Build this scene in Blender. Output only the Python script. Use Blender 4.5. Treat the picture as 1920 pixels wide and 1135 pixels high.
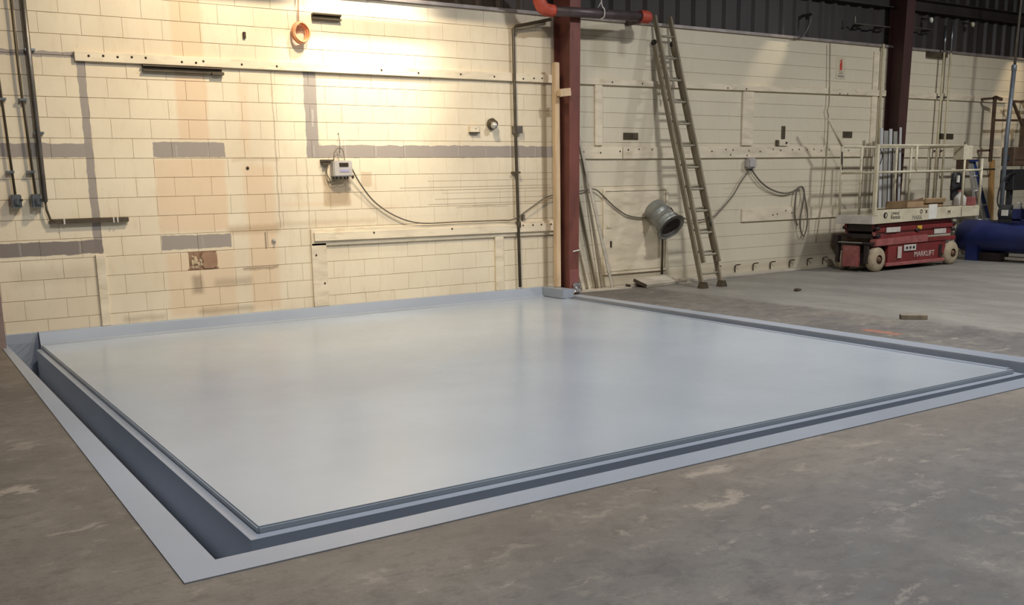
import bpy, bmesh, math, random
from mathutils import Vector, Matrix
random.seed(7)
for o in list(bpy.data.objects): bpy.data.objects.remove(o)
S = bpy.context.scene
C = S.collection
PI = math.pi

# ------------------------------------------------------------------ camera
cam_d = bpy.data.cameras.new('camera'); cam = bpy.data.objects.new('camera', cam_d); C.objects.link(cam)
yaw, pit, rol = (math.radians(a) for a in (33.2525, 11.078, -1.0125))
fw = Vector((math.sin(yaw)*math.cos(pit), math.cos(yaw)*math.cos(pit), -math.sin(pit)))
ri = fw.cross(Vector((0, 0, 1))).normalized(); up = ri.cross(fw)
r2 = ri*math.cos(rol)+up*math.sin(rol); u2 = up*math.cos(rol)-ri*math.sin(rol)
m = Matrix((r2, u2, -fw)).transposed().to_4x4(); m.translation = (0, -11.01, 1.555)
cam.matrix_world = m
cam_d.sensor_fit = 'HORIZONTAL'; cam_d.sensor_width = 36; cam_d.lens = 1826/1920*36
cam_d.shift_y = (695.5-567.5)/1920; cam_d.clip_end = 200
S.camera = cam

# ------------------------------------------------------------------ world, lamps, exposure
S.view_settings.view_transform = 'Standard'; S.view_settings.look = 'None'
S.view_settings.gamma = 1; S.view_settings.use_curve_mapping = False
S.view_settings.exposure = 0.25
w = bpy.data.worlds.new('world'); S.world = w; w.use_nodes = True
w.node_tree.nodes['Background'].inputs[0].default_value = (.75, .85, 1, 1)
w.node_tree.nodes['Background'].inputs[1].default_value = .02

def lamp(kind, name, loc, energy, col, target=None, **kw):
    d = bpy.data.lights.new(name, kind); d.energy = energy; d.color = col
    for k, v in kw.items(): setattr(d, k, v)
    o = bpy.data.objects.new(name, d); C.objects.link(o); o.location = loc
    if target is not None:
        o.rotation_euler = (Vector(target)-Vector(loc)).to_track_quat('-Z', 'Y').to_euler()
    return o
COOL = (.97, .98, 1.0); WARM = (1, .84, .60)
lamp('SPOT', 'wall_floodlight', (4.3, -3.0, 5.7), 900, WARM, (4.3, 0, 2.4), spot_size=math.radians(110), spot_blend=1, shadow_soft_size=.18)
lamp('SPOT', 'wall_floodlight', (5.15, -1.7, 5.5), 1050, (1, .90, .74), (5.2, 0, 3.5), spot_size=math.radians(50), spot_blend=1, shadow_soft_size=.12)
BAYS = [(2.3, -5.8, 5.6), (8.6, -5.2, 5.6), (15.7, -5.2, 5.6), (1.5, -12, 5.6), (8.6, -12, 5.6), (15.7, -12, 5.6)]
BAYE = [180, 250, 250, 90, 90, 90]
for p, e in zip(BAYS, BAYE):
    lamp('AREA', 'high_bay_light', p, e, COOL, (p[0], p[1], 0), shape='DISK', size=.55)
lamp('SPOT', 'added_wall_spot', (13.9, -1.1, 5.4), 170, (1, .9, .68), (12.15, 0, 3.35), spot_size=math.radians(13), spot_blend=.9, shadow_soft_size=.05)  # unseen spot added to throw the light streak on the right bay
lamp('SPOT', 'added_wall_spot', (19.6, -1.3, 5.4), 200, (1, .8, .55), (18.9, 0, 2.9), spot_size=math.radians(26), spot_blend=.9, shadow_soft_size=.05)  # unseen spot added for the warm glow on the far right wall

# ------------------------------------------------------------------ material helpers
def lin(c):
    return tuple(((v/255)/12.92 if v/255 <= .04045 else ((v/255+.055)/1.055)**2.4) for v in c)+(1,)
class NT:
    def __init__(s, name):
        s.m = bpy.data.materials.new(name); s.m.use_nodes = True; s.t = s.m.node_tree
        s.b = s.t.nodes['Principled BSDF']
    def n(s, typ, **kw):
        x = s.t.nodes.new(typ)
        for k, v in kw.items(): setattr(x, k, v)
        return x
    def l(s, a, b): s.t.links.new(a, b)
    def put(s, sock, v):
        if isinstance(v, bpy.types.NodeSocket): s.l(v, sock)
        else: sock.default_value = v
    def math(s, op, a, b=0.0, clamp=False):
        x = s.n('ShaderNodeMath', operation=op, use_clamp=clamp); s.put(x.inputs[0], a); s.put(x.inputs[1], b); return x.outputs[0]
    def noise(s, vec, scale, detail=4, rough=.55, dist=0):
        x = s.n('ShaderNodeTexNoise'); s.l(vec, x.inputs['Vector']); x.inputs['Scale'].default_value = scale
        x.inputs['Detail'].default_value = detail; x.inputs['Roughness'].default_value = rough; x.inputs['Distortion'].default_value = dist
        return x.outputs['Fac']
    def ramp(s, v, a, b, smooth=True):
        x = s.n('ShaderNodeMapRange', interpolation_type='SMOOTHSTEP' if smooth else 'LINEAR'); s.put(x.inputs[0], v)
        x.inputs[1].default_value = a; x.inputs[2].default_value = b; return x.outputs[0]
    def mix(s, f, a, b, blend='MIX'):
        x = s.n('ShaderNodeMix', data_type='RGBA', blend_type=blend); s.put(x.inputs[0], f); s.put(x.inputs[6], a); s.put(x.inputs[7], b); return x.outputs[2]
    def scale(s, vec, v):
        x = s.n('ShaderNodeMapping'); s.l(vec, x.inputs[0]); x.inputs['Scale'].default_value = v; return x.outputs[0]
    def bump(s, h, strength, dist=.01):
        x = s.n('ShaderNodeBump'); s.l(h, x.inputs['Height']); x.inputs['Strength'].default_value = strength; x.inputs['Distance'].default_value = dist
        s.l(x.outputs[0], s.b.inputs['Normal'])
    def geo(s):
        return s.n('ShaderNodeNewGeometry').outputs['Position']

def mat(name, c, rough=.6, metal=0, var=.25, sc=6, dirt=None, dirt_amt=.4, bump=.15, stretch=(1, 1, 1), spec=.5):
    """painted / worn surface: base colour with soft noise variation, optional dirt blotches"""
    k = NT(name); c = lin(c)
    pos = k.scale(k.geo(), stretch)
    n1 = k.noise(pos, sc, 5)
    dark = tuple(v*(1-var) for v in c[:3])+(1,); lite = tuple(min(1, v*(1+var*.6)) for v in c[:3])+(1,)
    col = k.mix(k.ramp(n1, .3, .7), dark, lite)
    if dirt:
        n2 = k.noise(pos, sc*2.3, 6, .65)
        col = k.mix(k.math('MULTIPLY', k.ramp(n2, .5, .72), dirt_amt), col, lin(dirt))
    k.l(col, k.b.inputs['Base Color']); k.b.inputs['Roughness'].default_value = rough; k.b.inputs['Metallic'].default_value = metal
    k.b.inputs['Specular IOR Level'].default_value = spec
    if bump: k.bump(k.noise(pos, sc*12, 4), bump, .004)
    return k.m

# rectangle mask node group (soft edged rectangle in wall coordinates)
G = bpy.data.node_groups.new('wall_patch', 'ShaderNodeTree')
for nm in ('X', 'Z', 'X0', 'X1', 'Z0', 'Z1', 'Soft', 'Amount'):
    G.interface.new_socket(nm, in_out='INPUT', socket_type='NodeSocketFloat')
G.interface.new_socket('Fac', in_out='OUTPUT', socket_type='NodeSocketFloat')
gi = G.nodes.new('NodeGroupInput'); go = G.nodes.new('NodeGroupOutput')
def gm(op, a, b, clamp=False):
    x = G.nodes.new('ShaderNodeMath'); x.operation = op; x.use_clamp = clamp; G.links.new(a, x.inputs[0]); G.links.new(b, x.inputs[1]); return x.outputs[0]
def edge(a, b): return gm('DIVIDE', gm('SUBTRACT', a, b), gi.outputs['Soft'], True)
f = gm('MULTIPLY', edge(gi.outputs['X'], gi.outputs['X0']), edge(gi.outputs['X1'], gi.outputs['X']))
f = gm('MULTIPLY', f, gm('MULTIPLY', edge(gi.outputs['Z'], gi.outputs['Z0']), edge(gi.outputs['Z1'], gi.outputs['Z'])))
G.links.new(gm('MULTIPLY', f, gi.outputs['Amount']), go.inputs['Fac'])

CREAM = (222, 208, 172)
def wall_material():
    k = NT('cream_painted_block'); pos = k.geo()
    sx = k.n('ShaderNodeSeparateXYZ'); k.l(pos, sx.inputs[0]); X, Z = sx.outputs[0], sx.outputs[2]
    wob = k.noise(pos, 5, 3); wob = k.math('MULTIPLY', k.math('SUBTRACT', wob, .5), .05)
    wob2 = k.noise(k.scale(pos, (1, 1, 1.31)), 7, 3); wob2 = k.math('MULTIPLY', k.math('SUBTRACT', wob2, .5), .05)
    XW = k.math('ADD', X, wob); ZW = k.math('ADD', Z, wob2)
    big = k.noise(pos, .9, 4); fine = k.noise(k.scale(pos, (1, 1, .35)), 9, 6, .65)
    col = k.mix(k.ramp(big, .35, .65), lin((226, 213, 187)), lin((216, 201, 175)))
    col = k.mix(k.math('MULTIPLY', k.ramp(fine, .5, .8), .35), col, lin((186, 166, 128)))
    # the wall turns greyer beyond the red column
    col = k.mix(k.math('MULTIPLY', k.ramp(X, 8.0, 8.3), .55), col, lin((202, 194, 172)))
    isl = k.n('ShaderNodeObjectInfo').outputs['Random']
    col = k.mix(k.math('MULTIPLY', isl, .10), col, lin((190, 172, 136)))
    speck = k.noise(pos, 34, 2, .5); col = k.mix(k.math('MULTIPLY', k.ramp(speck, .73, .78), .55), col, lin((120, 100, 76)))
    GREY = (148, 138, 130); TAN = (214, 181, 145); BRN = (168, 140, 104); DIRT = (130, 112, 90); LITE = (236, 224, 190)
    P = [  # x0 x1 z0 z1 soft amount colour wobble
        (2.95, 3.32, 2.03, 3.66, .02, .60, TAN, 1), (2.66, 3.46, 1.04, 1.86, .02, .55, TAN, 1), (2.70, 3.5, .1, .86, .03, .45, TAN, 1),
        (3.62, 4.02, .1, 1.80, .03, .50, TAN, 1), (3.62, 3.78, 1.85, 2.75, .03, .35, TAN, 1), (3.40, 4.06, .98, 1.13, .03, .55, BRN, 1),
        (3.95, 5.3, 1.05, 1.15, .03, .40, BRN, 1), (4.05, 4.72, 1.28, 1.36, .02, .35, TAN, 1), (5.1, 5.6, 1.22, 1.3, .03, .4, TAN, 1),
        (4.58, 4.95, 1.27, 1.66, .015, .62, BRN, 1), (5.08, 5.24, 1.5, 1.7, .01, .45, BRN, 1), (3.55, 4.0, .58, .64, .03, .75, DIRT, 1),
        (2.96, 3.12, .34, .6, .05, .6, DIRT, 1), (3.2, 3.7, .4, .55, .06, .4, DIRT, 1), (3.0, 3.7, .1, .22, .06, .45, DIRT, 1),
        (2.2, 2.7, .1, .2, .05, .35, DIRT, 1), (1.15, 2.0, .55, .8, .1, .2, DIRT, 1),
        (3.5, 4.1, 1.8, 1.87, .02, .4, BRN, 1), (6.0, 7.95, 1.555, 1.565, .004, .75, DIRT, 0), (5.6, 7.9, 1.475, 1.487, .004, .7, DIRT, 0),
        (6.2, 7.9, 1.40, 1.41, .004, .6, DIRT, 0), (6.1, 7.9, 1.325, 1.337, .004, .6, DIRT, 0), (6.0, 7.9, 1.262, 1.275, .004, .65, DIRT, 0),
        (5.2, 6.5, 1.12, 1.15, .02, .4, BRN, 1), (6.4, 7.2, 1.21, 1.235, .01, .4, DIRT, 1),
        (4.03, 4.05, 1.05, 2.9, .006, .5, DIRT, 1), (4.39, 4.41, 1.05, 1.85, .006, .35, DIRT, 1), (3.84, 3.87, .82, 1.02, .008, .8, DIRT, 0),
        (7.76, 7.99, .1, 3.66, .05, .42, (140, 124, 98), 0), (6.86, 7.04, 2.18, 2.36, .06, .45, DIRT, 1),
        (8.55, 8.95, 3.0, 3.66, .12, .35, (150, 138, 100), 1), (9.05, 9.25, 3.2, 3.6, .08, .4, DIRT, 1), (9.5, 10.0, .3, 1.0, .12, .3, (184, 168, 104), 1),
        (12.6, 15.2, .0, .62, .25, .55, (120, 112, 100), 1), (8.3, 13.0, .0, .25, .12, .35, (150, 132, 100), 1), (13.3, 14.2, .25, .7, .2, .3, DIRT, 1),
        (11.2, 14.5, 1.36, 1.38, .008, .35, DIRT, 1), (11.2, 14.5, 1.28, 1.295, .006, .3, DIRT, 1), (11.4, 14.6, 1.45, 1.47, .008, .25, DIRT, 1),
        (11.54, 11.56, 2.0, 2.84, .006, .45, DIRT, 0),
        # bare grey block where fittings were taken off
        (0.0, 1.99, 2.84, 2.905, .006, .95, GREY, .5), (2.0, 2.085, .88, 2.83, .006, .95, GREY, .5), (0.0, 2.085, 1.86, 2.005, .006, .95, GREY, .5),
        (0.0, 2.085, .87, 1.02, .008, .95, (120, 110, 104), .7), (2.68, 3.455, 1.858, 2.025, .005, .95, GREY, .3), (2.68, 3.455, .865, 1.025, .007, .95, GREY, .6),
        (4.415, 4.575, 1.85, 2.83, .006, .92, (142, 134, 128), .5), (4.42, 7.96, 1.848, 2.0, .006, .95, GREY, .3), (4.555, 4.60, 1.985, 2.03, .02, .5, GREY, .3),
        (12.46, 12.545, 2.12, 2.33, .006, .9, (120, 114, 106), 0),
    ]
    # pale mortar smears on the bare block
    P += [(x, x+.022, 1.86, 1.99, .006, .55, (176, 168, 160), .4) for x in (1.5, 2.92, 3.27, 4.5, 4.9, 5.29, 5.68, 6.07, 6.46, 6.86, 7.25, 7.64)]
    P += [(x, x+.025, .88, 1.01, .006, .45, (170, 160, 150), .4) for x in (1.28, 1.85, 3.12)] + [(4.5, 4.53, 2.2, 2.4, .008, .5, (190, 182, 172), .4)]
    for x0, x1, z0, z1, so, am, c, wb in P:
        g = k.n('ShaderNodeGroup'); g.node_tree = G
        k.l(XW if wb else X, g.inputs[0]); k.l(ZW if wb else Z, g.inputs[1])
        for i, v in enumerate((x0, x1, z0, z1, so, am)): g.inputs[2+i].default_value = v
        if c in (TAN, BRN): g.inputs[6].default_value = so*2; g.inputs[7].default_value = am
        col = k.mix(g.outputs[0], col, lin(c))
    k.l(col, k.b.inputs['Base Color']); k.b.inputs['Roughness'].default_value = .55
    k.bump(k.noise(pos, 60, 4, .6), .25, .004)
    return k.m

def floor_material():
    k = NT('worn_concrete'); pos = k.geo()
    sx = k.n('ShaderNodeSeparateXYZ'); k.l(pos, sx.inputs[0]); X, Y = sx.outputs[0], sx.outputs[1]
    n1 = k.noise(pos, .55, 6, .6, .4); n2 = k.noise(pos, 2.6, 7, .65, .6); n3 = k.noise(k.scale(pos, (1, 1.8, 1)), 7, 8, .74, .3); n4 = k.noise(pos, 60, 3, .6)
    col = k.mix(k.ramp(n1, .35, .66), lin((92, 88, 84)), lin((122, 116, 107)))
    col = k.mix(k.math('MULTIPLY', k.ramp(n2, .42, .68), .65), col, lin((112, 105, 98)))
    col = k.mix(k.math('MULTIPLY', k.ramp(n3, .48, .66), .6), col, lin((78, 73, 69)))
    n5 = k.noise(pos, 4.2, 9, .72, .2)
    col = k.mix(k.math('MULTIPLY', k.ramp(n5, .50, .64), .55), col, lin((80, 75, 71)))
    col = k.mix(k.math('MULTIPLY', k.ramp(n5, .46, .36), .5), col, lin((138, 130, 120)))
    # pale scrapes, stronger near the pit
    d = k.math('ADD', k.ramp(X, 9.0, 8.1), k.ramp(Y, -8.6, -7.2))
    sc = k.math('MULTIPLY', k.ramp(k.noise(k.scale(pos, (1.2, 2.0, 1)), 2.6, 7, .72, .3), .585, .66), .6)
    col = k.mix(sc, col, lin((158, 147, 134)))
    # brown halo in front of the pit and along its right side
    hb = k.math('MULTIPLY', k.ramp(Y, -8.5, -7.3), k.ramp(X, 8.0, 6.5))
    col = k.mix(k.math('MULTIPLY', hb, .3), col, lin((128, 108, 84)))
    # a paler pour beyond the joint at X = 9.3
    xw = k.math('ADD', X, k.math('MULTIPLY', k.math('SUBTRACT', n2, .5), .35))
    far = k.ramp(xw, 9.2, 9.45)
    pale = k.mix(k.ramp(k.noise(k.scale(pos, (1, .45, 1)), 1.7, 6, .62), .35, .7), lin((126, 122, 114)), lin((146, 141, 132)))
    pale = k.mix(k.math('MULTIPLY', k.ramp(n3, .55, .75), .4), pale, lin((106, 101, 94)))
    col = k.mix(k.math('MULTIPLY', far, .85), col, pale)
    col = k.mix(k.math('MULTIPLY', k.ramp(n4, .58, .72), .45), col, lin((78, 72, 66)))
    col = k.mix(k.math('MULTIPLY', k.ramp(n4, .36, .28), .25), col, lin((176, 166, 150)))
    # orange marking paint
    g = k.n('ShaderNodeGroup'); g.node_tree = G
    k.l(k.math('ADD', X, k.math('MULTIPLY', k.math('SUBTRACT', n3, .5), .3)), g.inputs[0]); k.l(k.math('ADD', Y, k.math('MULTIPLY', k.math('SUBTRACT', n2, .5), .4)), g.inputs[1])
    for i, v in enumerate((8.28, 8.46, -5.25, -4.75, .06, .4)): g.inputs[2+i].default_value = v
    col = k.mix(g.outputs[0], col, lin((200, 110, 70)))
    xs = k.math('ADD', X, k.math('MULTIPLY', k.math('SUBTRACT', n3, .5), .45)); ys = k.math('ADD', Y, k.math('MULTIPLY', k.math('SUBTRACT', n2, .5), .55))
    for x0, x1, y0, y1, am in ((3.45, 3.8, -7.47, -7.36, .7), (3.15, 3.5, -7.8, -7.68, .6), (.2, .62, -5.55, -5.38, .7), (2.6, 2.8, -7.62, -7.56, .6), (.55, .8, -6.35, -6.25, .5), (.6, .75, -4.6, -4.4, .4), (4.6, 4.9, -7.6, -7.5, .4), (2.0, 2.3, -7.75, -7.68, .4)):
        g = k.n('ShaderNodeGroup'); g.node_tree = G; k.l(xs, g.inputs[0]); k.l(ys, g.inputs[1])
        for i, v in enumerate((x0, x1, y0, y1, .04, am)): g.inputs[2+i].default_value = v
        col = k.mix(g.outputs[0], col, lin((164, 150, 132)))
    k.l(col, k.b.inputs['Base Color'])
    rr = k.n('ShaderNodeMapRange'); k.l(n2, rr.inputs[0]); rr.inputs[3].default_value = .45; rr.inputs[4].default_value = .75; k.l(rr.outputs[0], k.b.inputs['Roughness'])
    k.bump(k.math('ADD', n3, k.math('MULTIPLY', n4, .4)), .35, .01)
    return k.m

def epoxy(name, c, rough, bump):
    k = NT(name); pos = k.geo(); c = lin(c)
    n1 = k.noise(pos, .8, 4); n2 = k.noise(pos, 160, 2, .5); n3 = k.noise(pos, 14, 4)
    col = k.mix(k.ramp(n1, .3, .7), tuple(v*.94 for v in c[:3])+(1,), tuple(v*1.04 for v in c[:3])+(1,))
    k.l(col, k.b.inputs['Base Color'])
    rr = k.n('ShaderNodeMapRange'); k.l(n3, rr.inputs[0]); rr.inputs[3].default_value = rough*.85; rr.inputs[4].default_value = rough*1.15; k.l(rr.outputs[0], k.b.inputs['Roughness'])
    k.bump(n2, bump, .0015)
    return k.m

M = dict(
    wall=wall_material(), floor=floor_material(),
    mortar=mat('mortar', (176, 156, 122), .9, var=.2),
    epoxy=epoxy('grey_epoxy_paint', (164, 172, 180), .23, .06), epoxy_edge=epoxy('grey_epoxy_edge', (152, 159, 170), .3, .2),
    board=mat('cream_painted_board', (220, 206, 180), .55, var=.14, sc=4, dirt=(150, 128, 94), dirt_amt=.35, stretch=(.4, 1, 1.5)),
    rawboard=mat('bare_pale_board', (206, 178, 142), .65, var=.16, sc=5, dirt=(150, 122, 90), dirt_amt=.35, stretch=(2, 2, .3)),
    greyboard=mat('dusty_plank', (186, 176, 158), .75, var=.16, sc=5, dirt=(128, 112, 92), dirt_amt=.4, stretch=(.4, 2, 2)),
    cutend=mat('dark_plank_end', (82, 69, 58), .8, var=.3, sc=20),
    steel_red=mat('red_oxide_steel', (116, 68, 59), .5, var=.22, sc=3, dirt=(74, 50, 44), dirt_amt=.5, stretch=(1, 1, .4)),
    steel_shaded=mat('shaded_column_steel', (66, 40, 36), .55, var=.2, sc=3, stretch=(1, 1, .4)),  # column steel with the shade it stands in put into the colour
    steel_faded=mat('faded_mauve_steel', (142, 122, 113), .6, var=.15, sc=4, dirt=(110, 88, 80), dirt_amt=.4),
    brown_scar=mat('brown_scar', (152, 120, 96), .9, var=.14, sc=9, bump=.2), rubble=mat('pale_rubble', (190, 168, 138), .9, var=.25, sc=18, bump=.5),
    steel_red_pale=mat('worn_red_oxide_steel', (138, 84, 80), .55, var=.2, sc=4, dirt=(150, 120, 112), dirt_amt=.4),
    siding=mat('dark_purlin_siding', (52, 45, 42), .55, var=.2, sc=1.5, dirt=(34, 31, 29), dirt_amt=.6, stretch=(1, 1, .25)),
    flashing=mat('pale_flashing', (150, 140, 134), .45, .3, var=.2),
    ceiling=mat('dark_roof_deck', (58, 56, 54), .8, var=.2, sc=1),
    shell=mat('dull_warehouse_wall', (150, 146, 136), .8, var=.2, sc=1),
    darksteel=mat('dark_steel', (62, 58, 52), .45, .6, var=.25, sc=8),
    conduit=mat('galvanised_conduit', (122, 116, 108), .4, .7, var=.2, sc=8),
    conduit_dark=mat('weathered_iron_pipe', (88, 78, 62), .5, .4, var=.25, sc=8),
    galv=mat('bright_galvanised', (150, 154, 156), .3, .85, var=.2, sc=12),
    painted_pipe=mat('cream_painted_conduit', (196, 184, 150), .5, var=.15),
    sprink_red=mat('orange_red_fitting', (176, 74, 54), .5, var=.25, sc=9, dirt=(120, 50, 36)),
    sprink_grey=mat('black_iron_pipe', (86, 74, 74), .45, .3, var=.2, sc=6),
    orange=mat('orange_cord', (220, 152, 108), .6, var=.15),
    box_grey=mat('grey_enclosure', (178, 172, 166), .45, var=.1), screen=mat('dark_display', (58, 50, 44), .2, var=.1),
    lilac=mat('pale_blue_label', (160, 158, 186), .5, var=.1), black=mat('black_rubber', (34, 32, 32), .6, var=.2),
    cable=mat('grey_cable', (106, 98, 84), .6, var=.15), cable_pale=mat('pale_cable', (150, 140, 112), .6, var=.15),
    white=mat('white_plastic', (226, 222, 210), .5, var=.08), offwhite=mat('dusty_white', (196, 188, 178), .6, var=.15, sc=10),
    bolt=mat('rusty_bolt', (72, 56, 42), .6, .4, var=.3, sc=30),
    brick_in=mat('broken_brown_masonry', (144, 114, 90), .95, var=.35, sc=14, dirt=(84, 62, 46), dirt_amt=.7, bump=.6),
    ladder=mat('grey_weathered_wood', (134, 122, 100), .65, var=.22, sc=6, dirt=(90, 80, 64), dirt_amt=.5, stretch=(2, 2, .4)),
    rung=mat('worn_rung_wood', (150, 142, 122), .6, var=.2, sc=10),
    duct=mat('dull_zinc_sheet', (146, 147, 140), .42, .45, var=.15, sc=6), duct_in=mat('dark_zinc_inside', (104, 96, 92), .6, .3, var=.2),
    lift_red=mat('maroon_lift_paint', (122, 46, 44), .5, var=.22, sc=5, dirt=(92, 62, 58), dirt_amt=.55),
    lift_red_dusty=mat('dusty_maroon_paint', (150, 84, 80), .6, var=.2, sc=6, dirt=(160, 130, 122), dirt_amt=.5),
    lift_dark=mat('greasy_dark_steel', (52, 42, 40), .5, .2, var=.3, sc=8),
    lift_cream=mat('cream_lift_paint', (206, 196, 168), .5, var=.12, sc=4, dirt=(150, 132, 104), dirt_amt=.4),
    tyre=mat('dusty_solid_tyre', (166, 150, 124), .8, var=.15, sc=9, dirt=(134, 114, 88), dirt_amt=.4), hub=mat('rusty_hub', (110, 82, 62), .7, .2, var=.3, sc=12),
    carton=mat('brown_cardboard', (170, 140, 104), .8, var=.12), carton_in=mat('carton_inside', (120, 92, 66), .85, var=.15),
    sheet=mat('white_metal_trim', (206, 206, 206), .4, .3, var=.12, sc=3, stretch=(3, 3, .2)),
    blue=mat('blue_tank_enamel', (36, 46, 96), .42, var=.18, sc=3, dirt=(30, 36, 66), dirt_amt=.5), green=mat('green_pump_paint', (96, 124, 108), .5, var=.2),
    motor=mat('dark_grey_motor', (60, 60, 62), .5, .2, var=.2), blue_ladder=mat('blue_fibreglass', (40, 54, 104), .5, var=.15),
    alum=mat('aluminium', (196, 194, 186), .4, .6, var=.12), rack=mat('brown_steel_rack', (92, 72, 56), .55, .2, var=.25),
    wood=mat('ochre_timber', (180, 138, 84), .7, var=.2, sc=8, stretch=(2, 2, .3)), foil=mat('crumpled_silver_foil', (206, 204, 204), .25, .9, var=.1),
    yellow=mat('yellow_decal', (208, 168, 60), .5, var=.15), red_sign=mat('red_sign_print', (186, 60, 44), .6, var=.1), ink=mat('black_print', (40, 38, 36), .7, var=.1),
    ink_faded=mat('faded_white_print', (200, 180, 170), .7, var=.15), ink_grey=mat('grey_print', (140, 134, 124), .7, var=.1),
    bluesteel=mat('blue_grey_post_paint', (112, 118, 124), .45, .3, var=.15, sc=8),
)

# ------------------------------------------------------------------ mesh helpers
class MB:
    def __init__(s): s.b = bmesh.new()
    def box(s, x0, x1, y0, y1, z0, z1, rot=None, bev=0):
        c = Vector(((x0+x1)/2, (y0+y1)/2, (z0+z1)/2))
        mt = Matrix.Translation(c) @ (rot.to_4x4() if rot is not None else Matrix()) @ Matrix.Diagonal((x1-x0, y1-y0, z1-z0, 1))
        r = bmesh.ops.create_cube(s.b, size=1, matrix=mt)
        if bev: s.bev(r['verts'], bev)
        return s
    def bev(s, vs, w, seg=1):
        es = {e for v in vs for e in v.link_edges}
        bmesh.ops.bevel(s.b, geom=list(es), offset=w, segments=seg, affect='EDGES', clamp_overlap=True)
    def hexa(s, lo, hi, bev=0):
        """four bottom points, four top points, both counter-clockwise from above"""
        a = [s.b.verts.new(p) for p in lo]; c = [s.b.verts.new(p) for p in hi]
        s.b.faces.new(a[::-1]); s.b.faces.new(c)
        for i in range(4): s.b.faces.new((a[i], a[(i+1) % 4], c[(i+1) % 4], c[i]))
        if bev: s.bev(a+c, bev, 2)
        return s
    def bar(s, p0, p1, w, h, upv=(0, 0, 1), bev=0):
        p0, p1 = Vector(p0), Vector(p1); d = (p1-p0); L = d.length; d.normalize()
        upv = Vector(upv)
        if abs(d.dot(upv)) > .98: upv = Vector((0, 1, 0))
        x = d.cross(upv).normalized(); y = x.cross(d)
        mt = Matrix.Translation((p0+p1)/2) @ Matrix((x, d, y)).transposed().to_4x4() @ Matrix.Diagonal((w, L, h, 1))
        r = bmesh.ops.create_cube(s.b, size=1, matrix=mt)
        if bev: s.bev(r['verts'], bev)
        return s
    def tube(s, pts, r, n=8, smooth=0, cap=True):
        pts = [Vector(p) for p in pts]
        if smooth:
            q = []
            if isinstance(r, (list, tuple)):
                r = list(r)+[r[-1]]*(len(pts)-len(r)); r = [r[i]+(r[i+1]-r[i])*j/smooth for i in range(len(r)-1) for j in range(smooth)]+[r[-1]]
            for i in range(len(pts)-1):
                a, b, c, d = pts[max(i-1, 0)], pts[i], pts[i+1], pts[min(i+2, len(pts)-1)]
                for j in range(smooth):
                    t = j/smooth
                    q.append(.5*((2*b)+(c-a)*t+(2*a-5*b+4*c-d)*t*t+(3*b-a-3*c+d)*t**3))
            pts = q+[pts[-1]]
        rings = []; nrm = None
        for i, p in enumerate(pts):
            t = (pts[min(i+1, len(pts)-1)]-pts[max(i-1, 0)]).normalized()
            if nrm is None:
                nrm = t.orthogonal().normalized()
            else:
                nrm = (nrm-t*nrm.dot(t)).normalized()
            bn = t.cross(nrm); rr = r[i] if isinstance(r, (list, tuple)) else r
            rings.append([s.b.verts.new(p+(nrm*math.cos(2*PI*j/n)+bn*math.sin(2*PI*j/n))*rr) for j in range(n)])
        for a, b in zip(rings, rings[1:]):
            for j in range(n):
                fc = s.b.faces.new((a[j], a[(j+1) % n], b[(j+1) % n], b[j])); fc.smooth = True
        if cap: s.b.faces.new(rings[0][::-1]); s.b.faces.new(rings[-1])
        return s
    def lathe(s, prof, origin, axis, n=20, smooth=True):
        """prof: (distance along axis, radius)"""
        o = Vector(origin); a = Vector(axis).normalized(); x = a.orthogonal().normalized(); y = a.cross(x); rings = []
        for d, r in prof:
            if r < 1e-5: rings.append([s.b.verts.new(o+a*d)])
            else: rings.append([s.b.verts.new(o+a*d+(x*math.cos(2*PI*j/n)+y*math.sin(2*PI*j/n))*r) for j in range(n)])
        for p, q in zip(rings, rings[1:]):
            for j in range(n):
                j2 = (j+1) % n
                if len(p) == 1 and len(q) == 1: continue
                if len(p) == 1: fc = s.b.faces.new((p[0], q[j2], q[j]))
                elif len(q) == 1: fc = s.b.faces.new((p[j], p[j2], q[0]))
                else: fc = s.b.faces.new((p[j], p[j2], q[j2], q[j]))
                fc.smooth = smooth
        return s
    def extrude(s, prof, axis, a0, a1):
        """closed profile of 2-D points; axis 'x': (y,z), 'y': (x,z), 'z': (x,y)"""
        def P(u, v, a): return {'x': (a, u, v), 'y': (u, a, v), 'z': (u, v, a)}[axis]
        A = [s.b.verts.new(P(u, v, a0)) for u, v in prof]; B = [s.b.verts.new(P(u, v, a1)) for u, v in prof]; n = len(prof)
        for i in range(n): s.b.faces.new((A[i], A[(i+1) % n], B[(i+1) % n], B[i]))
        s.b.faces.new(A[::-1]); s.b.faces.new(B)
        return s
    def text(s, body, size, matrix, depth=.002):
        cu = bpy.data.curves.new('t', 'FONT'); cu.body = body; cu.size = size; cu.extrude = depth; cu.resolution_u = 2; cu.align_x = 'CENTER'; cu.align_y = 'CENTER'
        ob = bpy.data.objects.new('t', cu); me = ob.to_mesh(); me2 = me.copy(); ob.to_mesh_clear()
        me2.transform(matrix); s.b.from_mesh(me2)
        bpy.data.objects.remove(ob); bpy.data.curves.remove(cu); bpy.data.meshes.remove(me2)
        return s

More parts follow.
